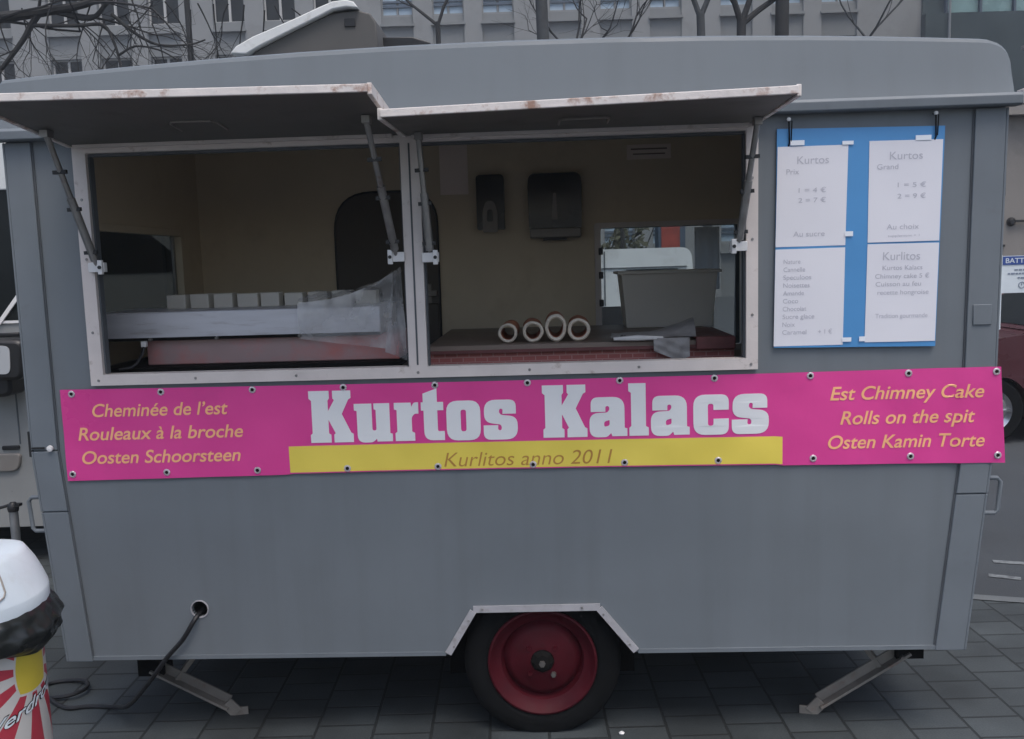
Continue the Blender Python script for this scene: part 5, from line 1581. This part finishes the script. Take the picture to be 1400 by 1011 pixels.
bare_tree(3.42, 16.0, 0.075, 5.75, 'bare tree forking in two behind the trailer roof, left one of the close pair', 4, M['bark_gr'], lean=-0.12, forks=2, ln_=1.7, fork_d=[(-0.35, 0, 1), (0.55, 0, 1)])
bare_tree(3.97, 16.0, 0.085, 5.62, 'dark bare tree with a wide V fork, right one of the close pair', 5, M['bark'], lean=0.02, forks=3, ln_=1.5, fork_d=[(-0.55, 0, 1), (0.5, 0, 1), (0.9, 0.2, 0.7)])
bare_tree(4.66, 16.0, 0.125, 6.0, 'thickest dark bare trunk behind the right part of the trailer roof', 6, M['bark'], lean=0.02, forks=3, ln_=2.6, fork_d=[(-0.9, 0, 0.6), (0.1, 0.1, 1), (0.6, 0, 1)])
bare_tree(6.12, 16.0, 0.03, 5.3, 'thin pale sapling left of the dark glazed building', 7, M['bark_gr'], forks=3, ln_=1.0, lv=3, spread=0.35)
bare_tree(-5.34, 16.0, 0.05, 7.5, 'thin upright bare tree over the left part of the trailer roof', 8, M['bark'], forks=2, ln_=1.6)
bare_tree(1.25, 17.0, 0.04, 5.35, 'small many branched bare tree right of the straight thick trunk', 9, M['bark'], forks=4, ln_=0.8, lv=3, spread=0.7, fork_d=[(-0.8, 0, .6), (0.5, 0, 1), (1, 0.1, 0.5), (0, 0.1, 1)])
bare_tree(2.05, 17.0, 0.035, 5.45, 'small bare tree with two slanting branches behind the middle of the roof', 10, M['bark'], forks=2, ln_=0.9, lv=2, spread=0.4, fork_d=[(0.9, 0, .9), (0.6, 0, 1)])
# the near tree on the left: trunk outside the picture, limbs reaching in
nt_ = thing('bare_tree', 'near bare tree whose thick dark limbs reach in from the left edge', 'tree', (-6.3, 9.0, -0.10), group='bare trees along the street')
m = MB(); m.tube([(-6.3, 9, -0.1), (-6.25, 9, 1.6), (-6.15, 9.05, 3.0), (-5.9, 9, 4.0)], [0.24, 0.19, 0.17, 0.13], 14)
m.tube([(-6.15, 9.05, 3.0), (-6.3, 9.1, 4.5), (-6.2, 9, 6.5)], [0.14, 0.11, 0.06], 10)
obj('trunk', m, M['bark'], nt_)
b = MB(); rg = random.Random(21)
def limb(pts, rad, twigs=3, tl_=0.5):
    P = smoothpath(pts, 4)
    n_ = len(P); b.tube(P, [rad[0] + (rad[1] - rad[0]) * i / (n_ - 1) for i in range(n_)], 8)
    for i in range(twigs):
        k_ = rg.randrange(1, n_ - 1); d = (P[k_ + 1] - P[k_ - 1]).normalized()
        nd = (d + Vector((rg.gauss(0, .5), rg.gauss(0, .3), rg.gauss(0, .6)))).normalized()
        grow(b, P[k_], nd, tl_ * (0.6 + 0.6 * rg.random()), rad[1] * 0.75, 2, rg, up=0.02)
limb([(-5.95, 9, 3.95), (-5.06, 9, 4.11), (-4.78, 9, 4.14), (-4.29, 9, 4.19), (-3.87, 9, 4.27), (-3.5, 9, 4.5)], (0.075, 0.022), 6, 0.7)
limb([(-4.40, 9, 4.18), (-4.50, 9, 4.05), (-4.59, 9, 3.92), (-4.83, 9, 3.65), (-5.05, 9, 3.42)], (0.032, 0.016), 4, 0.6)
limb([(-4.47, 9, 4.06), (-4.06, 9, 4.045), (-3.82, 9.02, 4.05), (-3.72, 9, 3.88), (-3.68, 9, 3.70), (-3.68, 9, 3.55)], (0.020, 0.009), 3, 0.5)
limb([(-3.72, 9, 4.14), (-3.54, 9, 3.98), (-3.31, 9, 3.85), (-3.01, 9, 3.84), (-2.85, 9, 3.88)], (0.018, 0.007), 5, 0.5)
limb([(-3.69, 9, 3.76), (-3.52, 9, 3.84), (-3.30, 9, 3.80), (-3.12, 9, 3.70)], (0.012, 0.006), 3, 0.4)
limb([(-4.29, 9, 4.19), (-3.95, 9.05, 4.12), (-3.75, 9, 4.25), (-3.5, 8.95, 4.4)], (0.03, 0.012), 4, 0.6)
limb([(-5.6, 9, 4.0), (-5.1, 8.9, 3.75), (-4.85, 8.9, 3.78), (-4.78, 8.9, 3.62)], (0.025, 0.010), 4, 0.4)
for i in range(22):
    x = -4.9 + i * 0.14
    grow(b, Vector((x, 9.3 + rg.gauss(0, .2), 4.25)), Vector((rg.gauss(0.3, 0.5), 0.1, -0.8 + rg.gauss(0, .2))).normalized(), 0.30 + 0.25 * rg.random(), 0.008, 3, rg, up=-0.05)
obj('branches', b, M['bark'], nt_)

# ------------------------------------------------------------------ thin haze volume added to imitate a milky lens veil
hz_ = MB(); hz_.box(-70, 70, -30, 70, -1.1, 30)
hm = bpy.data.materials.new('lens_veil_haze')
hm.use_nodes = True
hm.node_tree.nodes.remove(hm.node_tree.nodes['Principled BSDF'])
pvn = hm.node_tree.nodes.new('ShaderNodeVolumePrincipled')
pvn.inputs['Color'].default_value = (0.86, 0.92, 1.0, 1)
pvn.inputs['Density'].default_value = 0.0026
pvn.inputs['Anisotropy'].default_value = 0.2
hm.node_tree.links.new(pvn.outputs[0], hm.node_tree.nodes['Material Output'].inputs['Volume'])
struct('haze', hz_, hm, kind='stuff', smooth=0)
